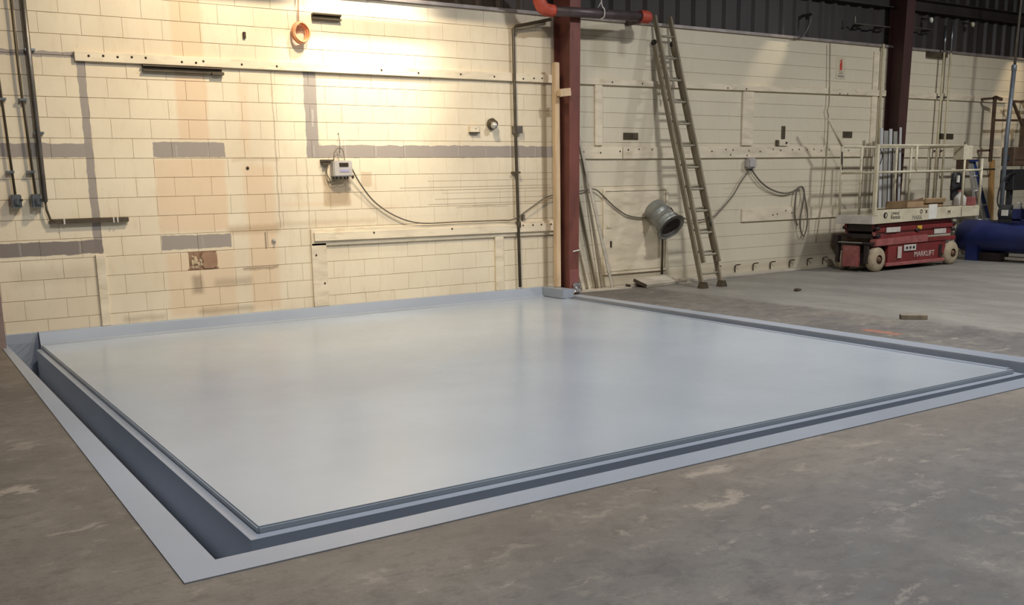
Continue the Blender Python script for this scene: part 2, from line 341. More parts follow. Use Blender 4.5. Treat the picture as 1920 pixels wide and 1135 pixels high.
ORG = {}
def put(name, mb, m, parent=None, loc=None, **props):
    bm = mb.b
    bmesh.ops.recalc_face_normals(bm, faces=bm.faces)
    if parent is not None: org = ORG[parent.name]
    elif loc is not None: org = Vector(loc)
    else:
        xs = [v.co for v in bm.verts]; org = Vector(((min(v.x for v in xs)+max(v.x for v in xs))/2, (min(v.y for v in xs)+max(v.y for v in xs))/2, min(v.z for v in xs)))
    bmesh.ops.translate(bm, verts=bm.verts, vec=-org)
    me = bpy.data.meshes.new(name); bm.to_mesh(me); bm.free(); me.materials.append(m)
    o = bpy.data.objects.new(name, me); C.objects.link(o); ORG[o.name] = org
    if parent is not None: o.parent = parent
    else: o.location = org
    for k_, v in props.items(): o[k_] = v
    return o
def thing(name, label, cat, loc, group=None):
    o = bpy.data.objects.new(name, None); C.objects.link(o); o.location = loc; o.empty_display_size = .1; ORG[o.name] = Vector(loc)
    o['label'] = label; o['category'] = cat
    if group: o['group'] = group
    return o
def solo(name, mb, m, label, cat, group=None):
    o = put(name, mb, m); o['label'] = label; o['category'] = cat
    if group: o['group'] = group
    return o
def front(x, y, z, s=1):    # text plane facing -Y
    return Matrix.Translation((x, y, z)) @ Matrix.Rotation(PI/2, 4, 'X')

# ================================================================== SETTING
# floor with a rectangular hole for the pit
PX0, PX1, PY0 = 1.07, 7.835, -7.07
fl = MB()
for x0, x1, y0, y1 in ((-9, PX0, -20, 0), (PX1, 27, -20, 0), (PX0, PX1, -20, PY0)):
    fl.box(x0, x1, y0, y1, -.3, 0)
FLOOR = put('floor', fl, M['floor'], loc=(8, -8, 0), kind='structure')
pl = MB()
pl.box(PX0-.02, PX0+.004, PY0, -.0, -.36, -.002).box(PX0, PX1, PY0-.02, PY0+.004, -.36, -.002).box(PX1-.004, PX1+.02, PY0, 0, -.36, -.002)
pl.box(PX0-.02, PX1+.02, PY0-.02, 0, -.4, -.34).box(PX0-.02, PX1, -.03, .0, -.36, -.0)
put('pit_lining', pl, M['epoxy_edge'], FLOOR, label='blue-grey painted trench sides and bottom')
def u_ring(outer, inner, z0, z1, bev):
    q = MB(); top = [[q.b.verts.new((x, y, z1)) for x, y in L_] for L_ in (outer, inner)]; low = [[q.b.verts.new((x, y, z0)) for x, y in L_] for L_ in (outer, inner)]
    for i in range(len(outer)-1):
        q.b.faces.new((top[0][i], top[0][i+1], top[1][i+1], top[1][i]))
        for k_ in (0, 1): q.b.faces.new((top[k_][i], top[k_][i+1], low[k_][i+1], low[k_][i]))
    es = [e for e in q.b.edges if all(v.co.z == z1 for v in e.verts) and len({v in top[0] for v in e.verts}) == 1]
    bmesh.ops.bevel(q.b, geom=es, offset=bev, segments=3, affect='EDGES')
    return q
T = .006
bd = u_ring([(1.01, -.05), (.895, -7.245), (8.07, -7.25), (8.06, -.46)], [(PX0, -.05), (PX0, PY0), (PX1, PY0), (7.88, -.46)], 0, T, .004)
put('painted_border', bd, M['epoxy_edge'], FLOOR, label='pale grey painted band around the pit')

# block wall: the 300 blocks that show largest singly, the rest joined
CO, OFF, PITCH, BH = .2032, .022, .4, .2032
WALL = put('wall_back', MB().box(-9, 27, .006, .3, -.4, 3.68), M['mortar'], loc=(9, 0, 0), kind='structure')
gap = .0045
bm = MB(); bm.box(-PITCH/2+gap/4, PITCH/2-gap/4, 0, .03, gap/2, CO-gap/2); bm.bev(list(bm.b.verts), .0016)
bmesh.ops.delete(bm.b, geom=[f_ for f_ in bm.b.faces if f_.normal.y > .9], context='FACES')
proto = None; rest = MB(); cells = []
for row in range(-1, 18):
    off = 1.68 if row % 2 else 1.88
    for i in range(-27, 64):
        x = off+PITCH*i+PITCH/2
        if -9 < x < 27: cells.append((x, OFF+row*CO))
def seen(c): return 1.0 < c[0] < 7.95 and c[1] > -.01
cells.sort(key=lambda c: (not seen(c), c[0]))
for n_, (x, z) in enumerate(cells):
    jy = random.uniform(-.0014, .0014)
    if 2.9 < x < 3.4 and .6 < z+.1 < .85: continue       # the broken block, built below
    if n_ < 298:
        if proto is None:
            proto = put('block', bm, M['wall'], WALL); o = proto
            o.data.transform(Matrix.Translation(ORG[WALL.name]))
        else:
            o = proto.copy(); C.objects.link(o)
        o.location = Vector((x, jy, z))-ORG[WALL.name]
    else:
        if -1 < x < 21: rest.box(x-PITCH/2+(gap/4 if x < 8 else .0004), x+PITCH/2-(gap/4 if x < 8 else .0004), jy*(1 if x < 8 else .2), .03, z+gap/2, z+CO-gap/2)
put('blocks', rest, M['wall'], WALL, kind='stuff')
# broken block: jagged shell, brown cavity and rubble
hz = OFF+3*CO
o = MB()
hole_cells = [c for c in cells if 2.9 < c[0] < 3.4 and .6 < c[1]+.1 < .85]
cav = MB()
for (x, z) in hole_cells:
    a, b_ = x-PITCH/2+gap/2, x+PITCH/2-gap/2
    lo, hi = max(a, 2.965), min(b_, 3.27)
    if lo > a: put('block', MB().box(a, lo, 0, .03, z+gap/2, z+CO-gap/2), M['wall'], WALL)
    if hi < b_: put('block', MB().box(hi, b_, 0, .03, z+gap/2, z+CO-gap/2), M['wall'], WALL)
cav.box(2.95, 3.29, -.002, .012, hz+.004, hz+.02).box(2.95, 3.29, .004, .012, hz, hz+.205)
put('broken_core', cav, M['brick_in'], WALL, label='brown broken masonry inside a knocked out block')
rub = MB()
for i in range(17):
    x = random.uniform(2.985, 3.12); z = random.uniform(hz+.02, hz+.17); r_ = random.uniform(.012, .032)
    q = bmesh.ops.create_icosphere(rub.b, subdivisions=1, radius=r_, matrix=Matrix.Translation((x, .006, z)) @ Matrix.Diagonal((1, .6, 1.2, 1)))
    for v in q['verts']: v.co += Vector((random.uniform(-1, 1), random.uniform(-.5, .3), random.uniform(-1, 1)))*r_*.35
put('rubble', rub, M['rubble'], WALL, kind='stuff', label='pale rubble in the knocked out block')
zc = hz+.105; arc = [(3.215+.065*math.cos(u), zc+.092*math.copysign(abs(math.sin(u))**.6, math.sin(u))) for u in [-PI/2+PI*j/14 for j in range(15)]]
rb = MB(); rb.extrude([(3.12, zc+.085), (3.10, zc+.04), (3.125, zc-.01), (3.11, zc-.06), (3.13, zc-.09)]+arc, 'y', -.010, .012)
put('round_scar', rb, M['brown_scar'], WALL, label='smooth brown rounded scar beside the rubble')

# ribbed sheet siding above the block wall
fl = MB(); fl.extrude([(-.035, 3.675), (-.035, 3.715), (.04, 3.73), (.04, 3.675)], 'x', -9, 27)
put('trim_1', fl, M['flashing'], kind='structure')
UP = put('wall_upper', MB().box(-9, 27, .09, .3, 3.68, 6.4), M['siding'], loc=(9, 0, 3.7), kind='structure')
def siding_sheet():
    s = MB(); prof = []
    for r_ in range(3):
        x = r_*.31
        prof += [(x, .06), (x+.05, .06), (x+.085, .015), (x+.135, .015), (x+.17, .06)]
    prof.append((.93, .06))
    A = [s.b.verts.new((x, y, 3.7)) for x, y in prof]; B = [s.b.verts.new((x, y, 6.35)) for x, y in prof]
    for i in range(len(prof)-1): s.b.faces.new((A[i], A[i+1], B[i+1], B[i]))
    return s
sh0 = put('siding_sheet', siding_sheet(), M['siding'], UP); sh0.data.transform(Matrix.Translation(ORG[UP.name]))
for i in range(24):
    o = sh0 if i == 0 else sh0.copy()
    if i: C.objects.link(o)
    o.location = Vector((-1.0+.93*i, 0, 0))-ORG[UP.name]
# horizontal girts across the siding
for n_, (z, y) in enumerate(((4.32, -.0), (5.4, -.0))):
    g = MB(); g.extrude([(y, z), (y, z+.2), (y-.09, z+.2), (y-.09, z+.185), (y-.012, z+.185), (y-.012, z+.015), (y-.09, z+.015), (y-.09, z)], 'x', 8.3, 26)
    put('trim_%d' % (n_+2), g, M['siding'], kind='structure')
# the rest of the building shell
put('ceiling', MB().box(-9, 27, -20, .3, 6.35, 6.5), M['ceiling'], kind='structure')
put('wall_left', MB().box(-9.2, -9, -20, .3, -.3, 6.4), M['shell'], kind='structure')
put('wall_right', MB().box(27, 27.2, -20, .3, -.3, 6.4), M['shell'], kind='structure')
put('wall_front', MB().box(-9, 27, -20.2, -20, -.3, 6.4), M['shell'], kind='structure')

# ================================================================== PIT PLATFORM
SZ = -.02
plat = thing('pit_platform', 'large glossy grey painted platform filling the floor pit', 'platform', (4.5, -3.5, -.34))
c4 = [(1.373, -6.72), (7.635, -6.78), (7.765, -.156), (1.374, -.156)]
d = MB().hexa([(x, y, -.34) for x, y in c4], [(x, y, SZ) for x, y in c4])
d.bev([v for v in d.b.verts if v.co.z > -.1], .008, 4)
d.b.normal_update()
for f_ in d.b.faces: f_.smooth = .03 < abs(f_.normal.z) < .97
put('deck', d, M['epoxy'], plat)
e4 = [(1.318, -6.782), (7.69, -6.842), (7.81, -.20), (1.318, -.20)]
lg = u_ring([e4[3], e4[0], e4[1], e4[2]], [c4[3], c4[0], c4[1], c4[2]], -.34, -.054, .005)
put('edge_ledge', lg, M['epoxy_edge'], plat)
st = MB().hexa([(7.575, -6.75, SZ), (7.625, -6.75, SZ), (7.757, -.58, SZ), (7.71, -.58, SZ)], [(7.58, -6.75, SZ+.009), (7.625, -6.75, SZ+.009), (7.757, -.58, SZ+.009), (7.715, -.58, SZ+.009)])
put('edge_strip', st, M['epoxy_edge'], plat)
cu = thing('wall_curb', 'grey painted curb along the foot of the cream wall', 'curb', (4.5, -.05, 0))
q = MB(); q.extrude([(0, -.34), (0, .105), (-.06, .105), (-.07, .095), (-.105, .0), (-.14, -.021), (-.15, -.34)], 'x', 1.374, 7.70)
put('curb_face', q, M['epoxy_edge'], cu)
q = MB().box(.98, 1.372, -.03, 0, -.34, .103); q.bev(list(q.b.verts), .006)
put('curb_end', q, M['epoxy_edge'], cu)
q = MB().box(7.69, 7.875, -.56, -.0, -.0195, .105); q.bev(list(q.b.verts), .008, 2)
put('column_surround', q, M['epoxy_edge'], cu)

# ================================================================== COLUMNS
def column(x0, x1, yb, yt, zt, label, z0=0.0, matr='steel_red'):
    t = thing('steel_column', label, 'column', ((x0+x1)/2, -.15, z0))
    ft = .014; xm = (x0+x1)/2
    def slab(xa, xb, y0b, y1b, y0t, y1t, nm, mm):
        put(nm, MB().hexa([(xa, y0b, z0), (xb, y0b, z0), (xb, y1b, z0), (xa, y1b, z0)], [(xa, y0t, zt), (xb, y0t, zt), (xb, y1t, zt), (xa, y1t, zt)]), M[mm], t)
    slab(x0, x1, -ft-.002, -.002, -ft-.002, -.002, 'back_flange', matr)
    slab(x0, x1, -yb, -yb+ft, -yt, -yt+ft, 'front_flange', matr)
    slab(xm-.006, xm+.006, -yb+ft, -ft, -yt+ft, -ft, 'web', matr)
    return t
COL = column(7.975, 8.145, .30, .42, 6.3, 'red oxide steel column standing at the corner of the painted pit', 0)
put('base_scuff', MB().box(7.985, 8.142, -.316, -.298, .001, .34), M['steel_red_pale'], COL, label='pale pinkish scuffed foot of the column')
column(15.06, 15.29, .24, .37, 6.3, 'shaded steel column behind the scissor lift and pale trim strips', 0, 'steel_shaded')
column(.90, 1.045, .29, .40, 6.3, 'faded brown steel column at the left end of the curb', 0, 'steel_faded')
put('paint_tick', MB().box(8.04, 8.15, -.322, -.308, .585, .60, Matrix.Rotation(math.radians(-8), 3, 'Y')), M['white'], COL, label='thin white mark across the front flange')
# crumpled foil at the foot of the first column
q = MB(); r_ = bmesh.ops.create_grid(q.b, x_segments=9, y_segments=9, size=.5, matrix=Matrix.Translation((8.09, -.345, .085)) @ Matrix.Rotation(PI/2, 4, 'X') @ Matrix.Diagonal((.13, .14, 1, 1)))
for v in q.b.verts: v.co += Vector((random.uniform(-.01, .01), random.uniform(-.02, .012), random.uniform(-.01, .01)))
q2 = bmesh.ops.extrude_face_region(q.b, geom=list(q.b.faces)); bmesh.ops.translate(q.b, verts=[v for v in q2['geom'] if isinstance(v, bmesh.types.BMVert)], vec=(0, .01, 0))
solo('foil_wrap', q, M['foil'], 'crumpled silver foil wrapped at the foot of the red column', 'foil')

# ================================================================== BOARDS ON THE WALL
def bolts(t, pts, y, r=.013, m='bolt'):
    q = MB()
    for x, z in pts: q.lathe([(0, r), (.006, r*.8), (.008, 0)], (x, y, z), (0, -1, 0), 8)
    put('bolt_heads', q, M[m], t, kind='stuff')
def board(label, x0, x1, z0, z1, d=.038, pts=None, y0=0, name='wall_board', m='board', zr=None):
    t = thing(name, label, 'board', ((x0+x1)/2, y0-d/2, z0))
    za, zb = (z0, z1) if zr is None else zr          # right end heights
    q = MB().hexa([(x0, y0-d, z0), (x1, y0-d, za), (x1, y0, za), (x0, y0, z0)], [(x0, y0-d, z1), (x1, y0-d, zb), (x1, y0, zb), (x0, y0, z1)]); q.bev(list(q.b.verts), .004)
    put('plank', q, M[m], t)
    if pts: bolts(t, pts, y0-d)
    return t
rr = random.Random(3)
board('long cream board high on the left wall, ending at the red column', 1.985, 7.93, 2.815, 2.91, .042, [(2.12+.14*i, 2.875+rr.uniform(-.012, .012)) for i in range(5)]+[(x, 2.865+rr.uniform(-.012, .012)) for x in (3.05, 3.2, 3.28, 3.7, 4.1, 5.4, 5.9, 6.5, 7.0, 7.3, 7.45, 7.62, 7.75)], zr=(2.82, 2.925))
board('wide cream ledge board above the framed recess on the left wall', 4.40, 7.95, .83, 1.03, .03, zr=(.81, 1.005))
board('narrow upper ledge board with dark bolts, left of the red column', 4.43, 7.95, .885, .985, .03, [(x, .955) for x in (5.2, 6.3, 7.4, 7.56, 7.7, 7.86)], y0=-.03, zr=(.862, .965))
board('wide upright cream board below the left end of the ledge', 4.395, 4.585, .105, .86, .03, [(4.45, .72), (4.54, .38)])
board('narrow upright cream board below the ledge, near the dark pipe', 6.975, 7.105, .105, .82, .03)
board('upright cream board low on the left, under the grey bare strip', 2.0, 2.095, .105, .86, .024)
board('long cream board high on the right bay, behind the ladder', 8.2, 15.03, 2.825, 2.90, .04, [(x, 2.87) for x in (8.95, 9.5, 9.98, 11.2, 11.6, 13.8, 14.0)], zr=(2.865, 2.965))
board('cream upright board between two rails, just right of the column', 8.655, 8.785, 2.01, 2.83, .03)
board('wide cream upright board between two rails, right of the ladder', 11.55, 11.785, 2.02, 2.835, .03)
board('short cream rail at mid height right of the red column', 8.2, 9.15, 1.825, 1.99, .03, [(8.45, 1.92), (8.75, 1.91), (9.1, 1.93)])
hb = [(x, 1.95+rr.uniform(-.02, .02)) for x in (9.25, 9.45, 9.7, 10.9, 11.2, 11.35, 11.7, 11.95, 12.25, 12.42, 12.7, 12.86, 13.05, 13.22, 13.4, 13.6, 14.1)]+[(11.3, 1.88), (11.66, 1.87)]
board('long cream rail pierced by a row of dark holes, behind the ladder', 9.16, 14.77, 1.825, 1.99, .034, hb, zr=(1.845, 2.02))
board('cream board low on the right bay under the hanging cable loop', 11.6, 14.0, .84, 1.04, .028, [(12.3, .93), (12.4, .94), (12.6, .99), (12.75, .95)])
board('cream rail on the far bay behind the blue compressor', 15.32, 18.85, 2.855, 2.965, .035)
board('cream mid height rail on the far bay behind the lift guardrail', 15.32, 18.85, 1.83, 2.01, .03)
board('cream upright on the far bay behind the brown rack', 18.72, 18.9, .3, 2.85, .03)
board('cream upright strip beside the dark column, behind the sign bay', 14.68, 14.83, 2.03, 3.6, .02)
# timber post in front of the column's left side
t = thing('timber_post', 'pale bare timber post standing against the red column', 'post', (7.87, -.2, .1))
q = MB().box(7.80, 7.875, -.27, -.19, .105, 3.06); q.bev(list(q.b.verts), .008, 2)
put('post', q, M['rawboard'], t)
q = MB().box(7.79, 7.96, -.405, -.37, 2.62, 2.72, Matrix.Rotation(math.radians(-7), 3, 'Y')); q.bev(list(q.b.verts), .005)
q2 = MB().box(7.82, 7.87, -.372, -.272, 2.63, 2.70); put('spacer', q2, M['rawboard'], t)
put('cleat', q, M['rawboard'], t, label='short cross block nailed near the top')

# access hatch framed on the right bay
t = thing('wall_hatch', 'cream framed hatch panel on the right wall behind the duct bell', 'hatch', (9.42, -.02, .2))
q = MB()
for a in ((8.80, 10.03, 1.375, 1.41), (8.80, 10.03, .19, .225)): q.box(a[0], a[1], -.03, 0, a[2], a[3])
for a in ((8.80, 8.84), (9.99, 10.03)): q.box(a[0], a[1], -.03, 0, .225, 1.375)
put('frame', q, M['board'], t)
q = MB().box(8.846, 9.984, -.02, 0, .231, 1.369); q.bev(list(q.b.verts), .003)
put('panel', q, M['board'], t)
put('latch', MB().box(8.93, 8.955, -.032, -.02, .58, .67), M['bolt'], t, label='small dark latch')
put('catch', MB().box(8.87, 8.93, -.034, -.02, .86, .90), M['board'], t)

# ================================================================== WALL FITTINGS, LEFT BAY
def wallbox(t, x, z, w=.11, h=.16, d=.085, m='galv'):
    q = MB().box(x-w/2, x+w/2, -.01-d, -.005, z-h/2, z+h/2); q.bev(list(q.b.verts), .008)
    put('box', q, M[m], t)
def clips(t, x, zs, m='galv', r=.02):
    q = MB()
    for z in zs: q.box(x-r-.012, x+r+.03, -.06, 0, z-.012, z+.012)
    put('clips', q, M[m], t, kind='stuff')
for i, (xt, xb, lab) in enumerate(((1.275, 1.305, 'thin grey conduit ending in a switch box, leftmost on the wall'), (1.46, 1.49, 'thin grey conduit ending in a switch box, second from the left'))):
    t = thing('conduit', lab, 'conduit', (xb, -.04, 1.36))
    put('pipe', MB().tube([(xt, -.045, 3.9), (xt, -.045, 2.6), (xb, -.045, 1.49)], .0125, 8), M['conduit_dark'], t)
    q = MB().box(xb-.052, xb+.046, -.10, -.005, 1.365, 1.50); q.bev(list(q.b.verts), .01)
    put('switch_box', q, M['galv'], t)
    q = MB().box(xb-.02, xb+.04, -.145, -.10, 1.39, 1.465); q.bev(list(q.b.verts), .012, 2)
    put('cover', q, M['galv'], t)
    put('toggle', MB().box(xb+.025, xb+.048, -.16, -.12, 1.435, 1.455), M['darksteel'], t)
    clips(t, xt, (2.42, 1.72), r=.014)
t = thing('conduit', 'thicker conduit on the left wall turning into a horizontal run', 'conduit', (1.57, -.05, 1.2))
put('pipe', MB().tube([(1.565, -.05, 3.9), (1.57, -.05, 1.42)], .026, 10), M['conduit'], t)
put('lower_pipe', MB().tube([(1.57, -.05, 1.44), (1.575, -.05, 1.34), (1.60, -.05, 1.245), (1.64, -.05, 1.222)], .012, 8), M['conduit_dark'], t)
put('channel', MB().box(1.60, 2.36, -.055, -.005, 1.195, 1.24), M['conduit_dark'], t)
for x in (1.72, 2.2, 2.24): put('strap', MB().box(x, x+.015, -.062, -.05, 1.19, 1.245), M['offwhite'], t)
clips(t, 1.57, (2.1, 2.9), r=.026)
# left-most conduit only half in frame, handled by the first one; short dark stub beside it
t = thing('metal_channel', 'dark slotted channel fixed under the long upper board', 'channel', (3.06, -.03, 2.75))
put('channel', MB().extrude([(0, 2.745), (0, 2.81), (-.055, 2.81), (-.055, 2.795), (-.02, 2.79), (-.02, 2.765), (-.055, 2.76), (-.055, 2.745)], 'x', 2.64, 3.48), M['conduit_dark'], t)
put('end_bracket', MB().box(3.36, 3.49, -.065, 0, 2.735, 2.765), M['conduit_dark'], t)
t = thing('metal_channel', 'short dark channel high on the brightly lit wall', 'channel', (4.735, -.03, 3.4))
put('channel', MB().extrude([(0, 3.40), (0, 3.465), (-.06, 3.465), (-.06, 3.45), (-.02, 3.44), (-.02, 3.425), (-.06, 3.415), (-.06, 3.40)], 'x', 4.56, 4.91), M['conduit_dark'], t)
q = MB().box(3.745, 3.775, -.03, 0, 3.14, 3.21); q.bev(list(q.b.verts), .006)
solo('wall_peg', q, M['bolt'], 'small black peg on the wall left of the orange cord coil', 'peg')
# orange cord coil
t = thing('cord_coil', 'coil of orange cord hanging on the bright left wall', 'cord', (4.39, -.05, 3.1))
put('drop_cord', MB().tube([(4.405, -.04, 4.2), (4.40, -.045, 3.7), (4.385, -.05, 3.35)], .006, 6), M['orange'], t)
for i in range(7):
    q = MB(); ox, oy = rr.uniform(-.01, .01), -.03-.013*i; a_, b_ = .085+rr.uniform(-.008, .008), .108+rr.uniform(-.006, .006)
    pts = [(4.39+ox+a_*math.sin(u)*1.0, oy+.01*math.sin(3*u), 3.235+b_*math.cos(u)) for u in [2*PI*j/22 for j in range(23)]]
    q.tube(pts, .010, 6); put('loop', q, M['orange'], t)
# dark pipe dropping beside the column
t = thing('drop_pipe', 'dark iron pipe running down the wall left of the red column', 'pipe', (7.3, -.06, .1))
put('pipe', MB().tube([(7.86, -.10, 3.62), (7.6, -.08, 3.56), (7.33, -.06, 3.50), (7.29, -.06, 3.46), (7.30, -.06, 2.2), (7.335, -.06, .13)], .021, 8), M['conduit_dark'], t)
put('junction_box', MB().box(7.28, 7.41, -.07, -.0, 2.16, 2.25), M['conduit'], t)
q = MB().lathe([(0, .03), (.04, .034), (.08, .03)], (7.327, -.06, .93), (0, 0, 1), 10)
put('coupling', q, M['conduit_dark'], t); put('pipe_clamp', MB().box(7.26, 7.36, -.08, 0, 1.64, 1.665), M['conduit_dark'], t)
t = thing('wall_outlet', 'small cream outlet plate left of the dark lamp holder', 'outlet', (6.69, -.02, 2.15))
q = MB().box(6.62, 6.76, -.045, 0, 2.165, 2.25); q.bev(list(q.b.verts), .004)
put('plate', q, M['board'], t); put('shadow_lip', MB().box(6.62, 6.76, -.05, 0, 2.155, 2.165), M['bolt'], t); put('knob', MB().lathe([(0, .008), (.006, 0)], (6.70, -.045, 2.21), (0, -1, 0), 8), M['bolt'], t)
t = thing('lamp_holder', 'dark round lamp holder with pale bulb on a stained patch', 'lamp', (6.94, -.05, 2.2))
put('socket', MB().lathe([(0, .07), (.03, .075), (.05, .05), (.09, .045), (.09, 0)], (6.96, 0, 2.275), (.15, -1, -.05), 14), M['conduit_dark'], t)
put('bulb', MB().lathe([(0, .03), (.03, .045), (.06, .04), (.085, 0)], (6.945, -.085, 2.26), (-.3, -1, -.3), 12), M['alum'], t)

# meter box
t = thing('meter_box', 'grey wall mounted meter box with display and short aerial', 'meter', (4.8, -.07, 1.6))
q = MB().box(4.685, 4.925, -.135, -.02, 1.63, 1.815); q.bev(list(q.b.verts), .012, 2)
case = put('case', q, M['box_grey'], t)
put('display', MB().box(4.755, 4.87, -.140, -.134, 1.745, 1.79), M['screen'], case)
put('label_strip', MB().box(4.76, 4.875, -.139, -.134, 1.685, 1.715), M['lilac'], case)
put('bracket', MB().box(4.57, 4.72, -.05, 0, 1.805, 1.83).box(4.585, 4.66, -.06, 0, 1.77, 1.795), M['conduit_dark'], t)
for x in (4.70, 4.74, 4.79, 4.84, 4.88): put('cable_gland', MB().lathe([(0, .011), (.028, .009)], (x, -.08, 1.632), (0, 0, -1), 8), M['black'], case)
put('aerial', MB().tube([(4.80, -.06, 1.9), (4.81, -.06, 2.02), (4.795, -.06, 2.12)], .004, 6).lathe([(0, .008), (.02, .008)], (4.795, -.06, 2.115), (0, 0, 1), 8), M['cable'], t)
put('loop_wire', MB().tube([(4.72, -.06, 1.82), (4.73, -.06, 1.90), (4.78, -.06, 1.96), (4.84, -.06, 1.94), (4.86, -.06, 1.82)], .006, 6, 5).tube([(4.70, -.08, 1.61), (4.78, -.09, 1.57), (4.86, -.08, 1.61)], .005, 6, 5).tube([(4.64, -.04, 1.78), (4.63, -.04, 1.68), (4.68, -.05, 1.58), (4.73, -.07, 1.60)], .006, 6, 5), M['cable'], t)
put('backing_plate', MB().box(4.65, 4.70, -.02, -.0, 1.58, 1.80), M['board'], t)
solo('wall_cable', MB().tube([(4.925, -.10, 1.73), (5.05, -.06, 1.54), (5.24, -.04, 1.32), (5.52, -.04, 1.14), (5.85, -.05, 1.045), (6.4, -.05, 1.04), (7.0, -.05, 1.035), (7.24, -.06, 1.04), (7.52, -.06, 1.18), (7.74, -.06, 1.30), (7.95, -.05, 1.36)], .009, 6, 6), M['cable'], 'thin cable drooping from the meter box to the ledge board', 'cable')
q = MB().box(7.41, 7.44, -.05, 0, 1.02, 1.10)
solo('cable_cleat', q, M['cable'], 'small upright cleat on the ledge beside the dark pipe', 'cleat')
q = MB().lathe([(0, .03), (.012, .026), (.02, .012), (.05, .01), (.05, 0)], (3.95, 0, .91), (0, -1, 0), 10)
solo('wall_tap', q, M['alum'], 'small bright metal stub on the wall left of the ledge', 'tap')
for x, z, lab in ((3.70, 1.74, 'dark plug hole below the tan stain, left of the meter'), (4.98, 1.63, 'tiny dark screw just right of the meter box')):
    solo('wall_anchor', MB().lathe([(0, .02), (.01, .016), (.012, 0)], (x, 0, z), (0, -1, 0), 8), M['bolt'], lab, 'anchor')

# ================================================================== WALL FITTINGS, RIGHT BAYS
def plate(x0, x1, z0, z1, lab, m='conduit_dark', holes=((.5, .5),)):
    t = thing('wall_plate', lab, 'plate', ((x0+x1)/2, -.01, z0))
    q = MB().box(x0, x1, -.012, 0, z0, z1); q.bev(list(q.b.verts), .003); put('plate', q, M[m], t)
    for a, b_ in holes: put('hole', MB().lathe([(0, .014), (.003, .012), (.004, 0)], (x0+(x1-x0)*a, -.012, z0+(z1-z0)*b_), (0, -1, 0), 8), M['ink'], t)
plate(9.18, 9.455, 2.095, 2.19, 'dark grey plate on the wall left of the ladder', holes=((.55, .5),))
plate(13.97, 14.21, 2.16, 2.265, 'dark speckled plate below the fire sign', holes=((.3, .4), (.6, .6), (.8, .3)))
plate(16.66, 17.12, 2.16, 2.26, 'dark grey plate above the lift guardrail', holes=((.55, .5),))
plate(12.46, 12.545, 2.13, 2.33, 'narrow upright grey plate above the cream outlet', holes=())
t = thing('wall_outlet', 'cream outlet with dark knob on the pierced rail', 'outlet', (12.45, -.03, 2.02))
put('plate', MB().box(12.38, 12.60, -.05, 0, 2.02, 2.105), M['board'], t); put('knob', MB().lathe([(0, .02), (.015, .015), (.015, 0)], (12.53, -.05, 2.065), (0, -1, 0), 10), M['ink'], t); put('side_clip', MB().box(12.33, 12.375, -.03, 0, 2.02, 2.11), M['conduit_dark'], t)
# fire sign
t = thing('fire_sign', 'white sign with a red extinguisher symbol near the dark column', 'sign', (13.84, -.005, 3.12))
put('board', MB().box(13.72, 13.96, -.006, 0, 3.11, 3.46), M['lift_cream'], t)
q = MB(); q.extrude([(13.81, 3.25), (13.87, 3.25), (13.87, 3.37), (13.855, 3.40), (13.875, 3.43), (13.83, 3.415), (13.80, 3.37), (13.835, 3.385), (13.835, 3.37), (13.81, 3.36)], 'y', -.009, -.006)
put('symbol', q, M['red_sign'], t)
q = MB()
for z, a, b_ in ((3.215, 13.80, 13.89), (3.19, 13.79, 13.90), (3.155, 13.76, 13.93), (3.14, 13.77, 13.92)): q.box(a, b_, -.008, -.006, z, z+.012)
put('print', q, M['ink_grey'], t)
# disconnect box and cables
t = thing('junction_box', 'small grey box below the rail where two cables meet', 'box', (11.73, -.05, 1.65))
q = MB().box(11.635, 11.82, -.11, 0, 1.67, 1.83); q.bev(list(q.b.verts), .025, 2); put('case', q, M['box_grey'], t)
put('gland', MB().lathe([(0, .03), (.04, .02)], (11.73, -.06, 1.675), (0, 0, -1), 10), M['black'], t)
def P2(pts, y=-.05): return [(x, y, z) for x, z in pts]
solo('wall_cable', MB().tube(P2([(8.15, 1.37), (8.38, 1.39), (8.62, 1.41), (8.76, 1.33), (9.01, 1.14), (9.25, 1.02), (9.56, .98), (9.8, 1.0), (10.03, 1.07), (10.46, .91), (10.91, .94), (11.08, 1.04), (11.36, 1.27), (11.53, 1.48), (11.72, 1.66)]), .010, 6, 5), M['cable'], 'grey cable sagging from the column past the duct bell and ladder', 'cable')
solo('wall_cable', MB().tube(P2([(11.74, 1.66), (11.95, 1.47), (12.20, 1.34), (12.51, 1.27), (12.75, 1.30), (12.87, 1.36), (12.97, 1.33), (13.05, 1.1), (13.10, .93), (13.10, .72), (13.03, .56), (12.95, .66), (12.93, .85), (12.97, 1.05), (13.0, 1.28), (12.93, 1.37), (12.82, 1.30), (12.79, 1.11), (12.79, .9), (12.86, .74)], -.055), .013, 6, 6), M['cable'], 'thick grey cable ending in a long hanging loop', 'cable')
solo('wall_cable', MB().tube(P2([(13.49, 3.65), (13.53, 2.75), (13.49, 2.6), (13.53, 2.45), (13.52, 1.80), (13.48, 1.2), (13.42, .9), (13.36, .48)], -.05), .009, 6, 4), M['cable_pale'], 'thin pale cable hanging straight down left of the fire sign', 'cable')
q = MB().tube([(14.865, -.05, 3.72), (14.86, -.05, 3.3), (14.86, -.05, 1.9)], .022, 8)
solo('conduit', q, M['painted_pipe'], 'cream painted conduit beside the dark column behind the lift', 'conduit')
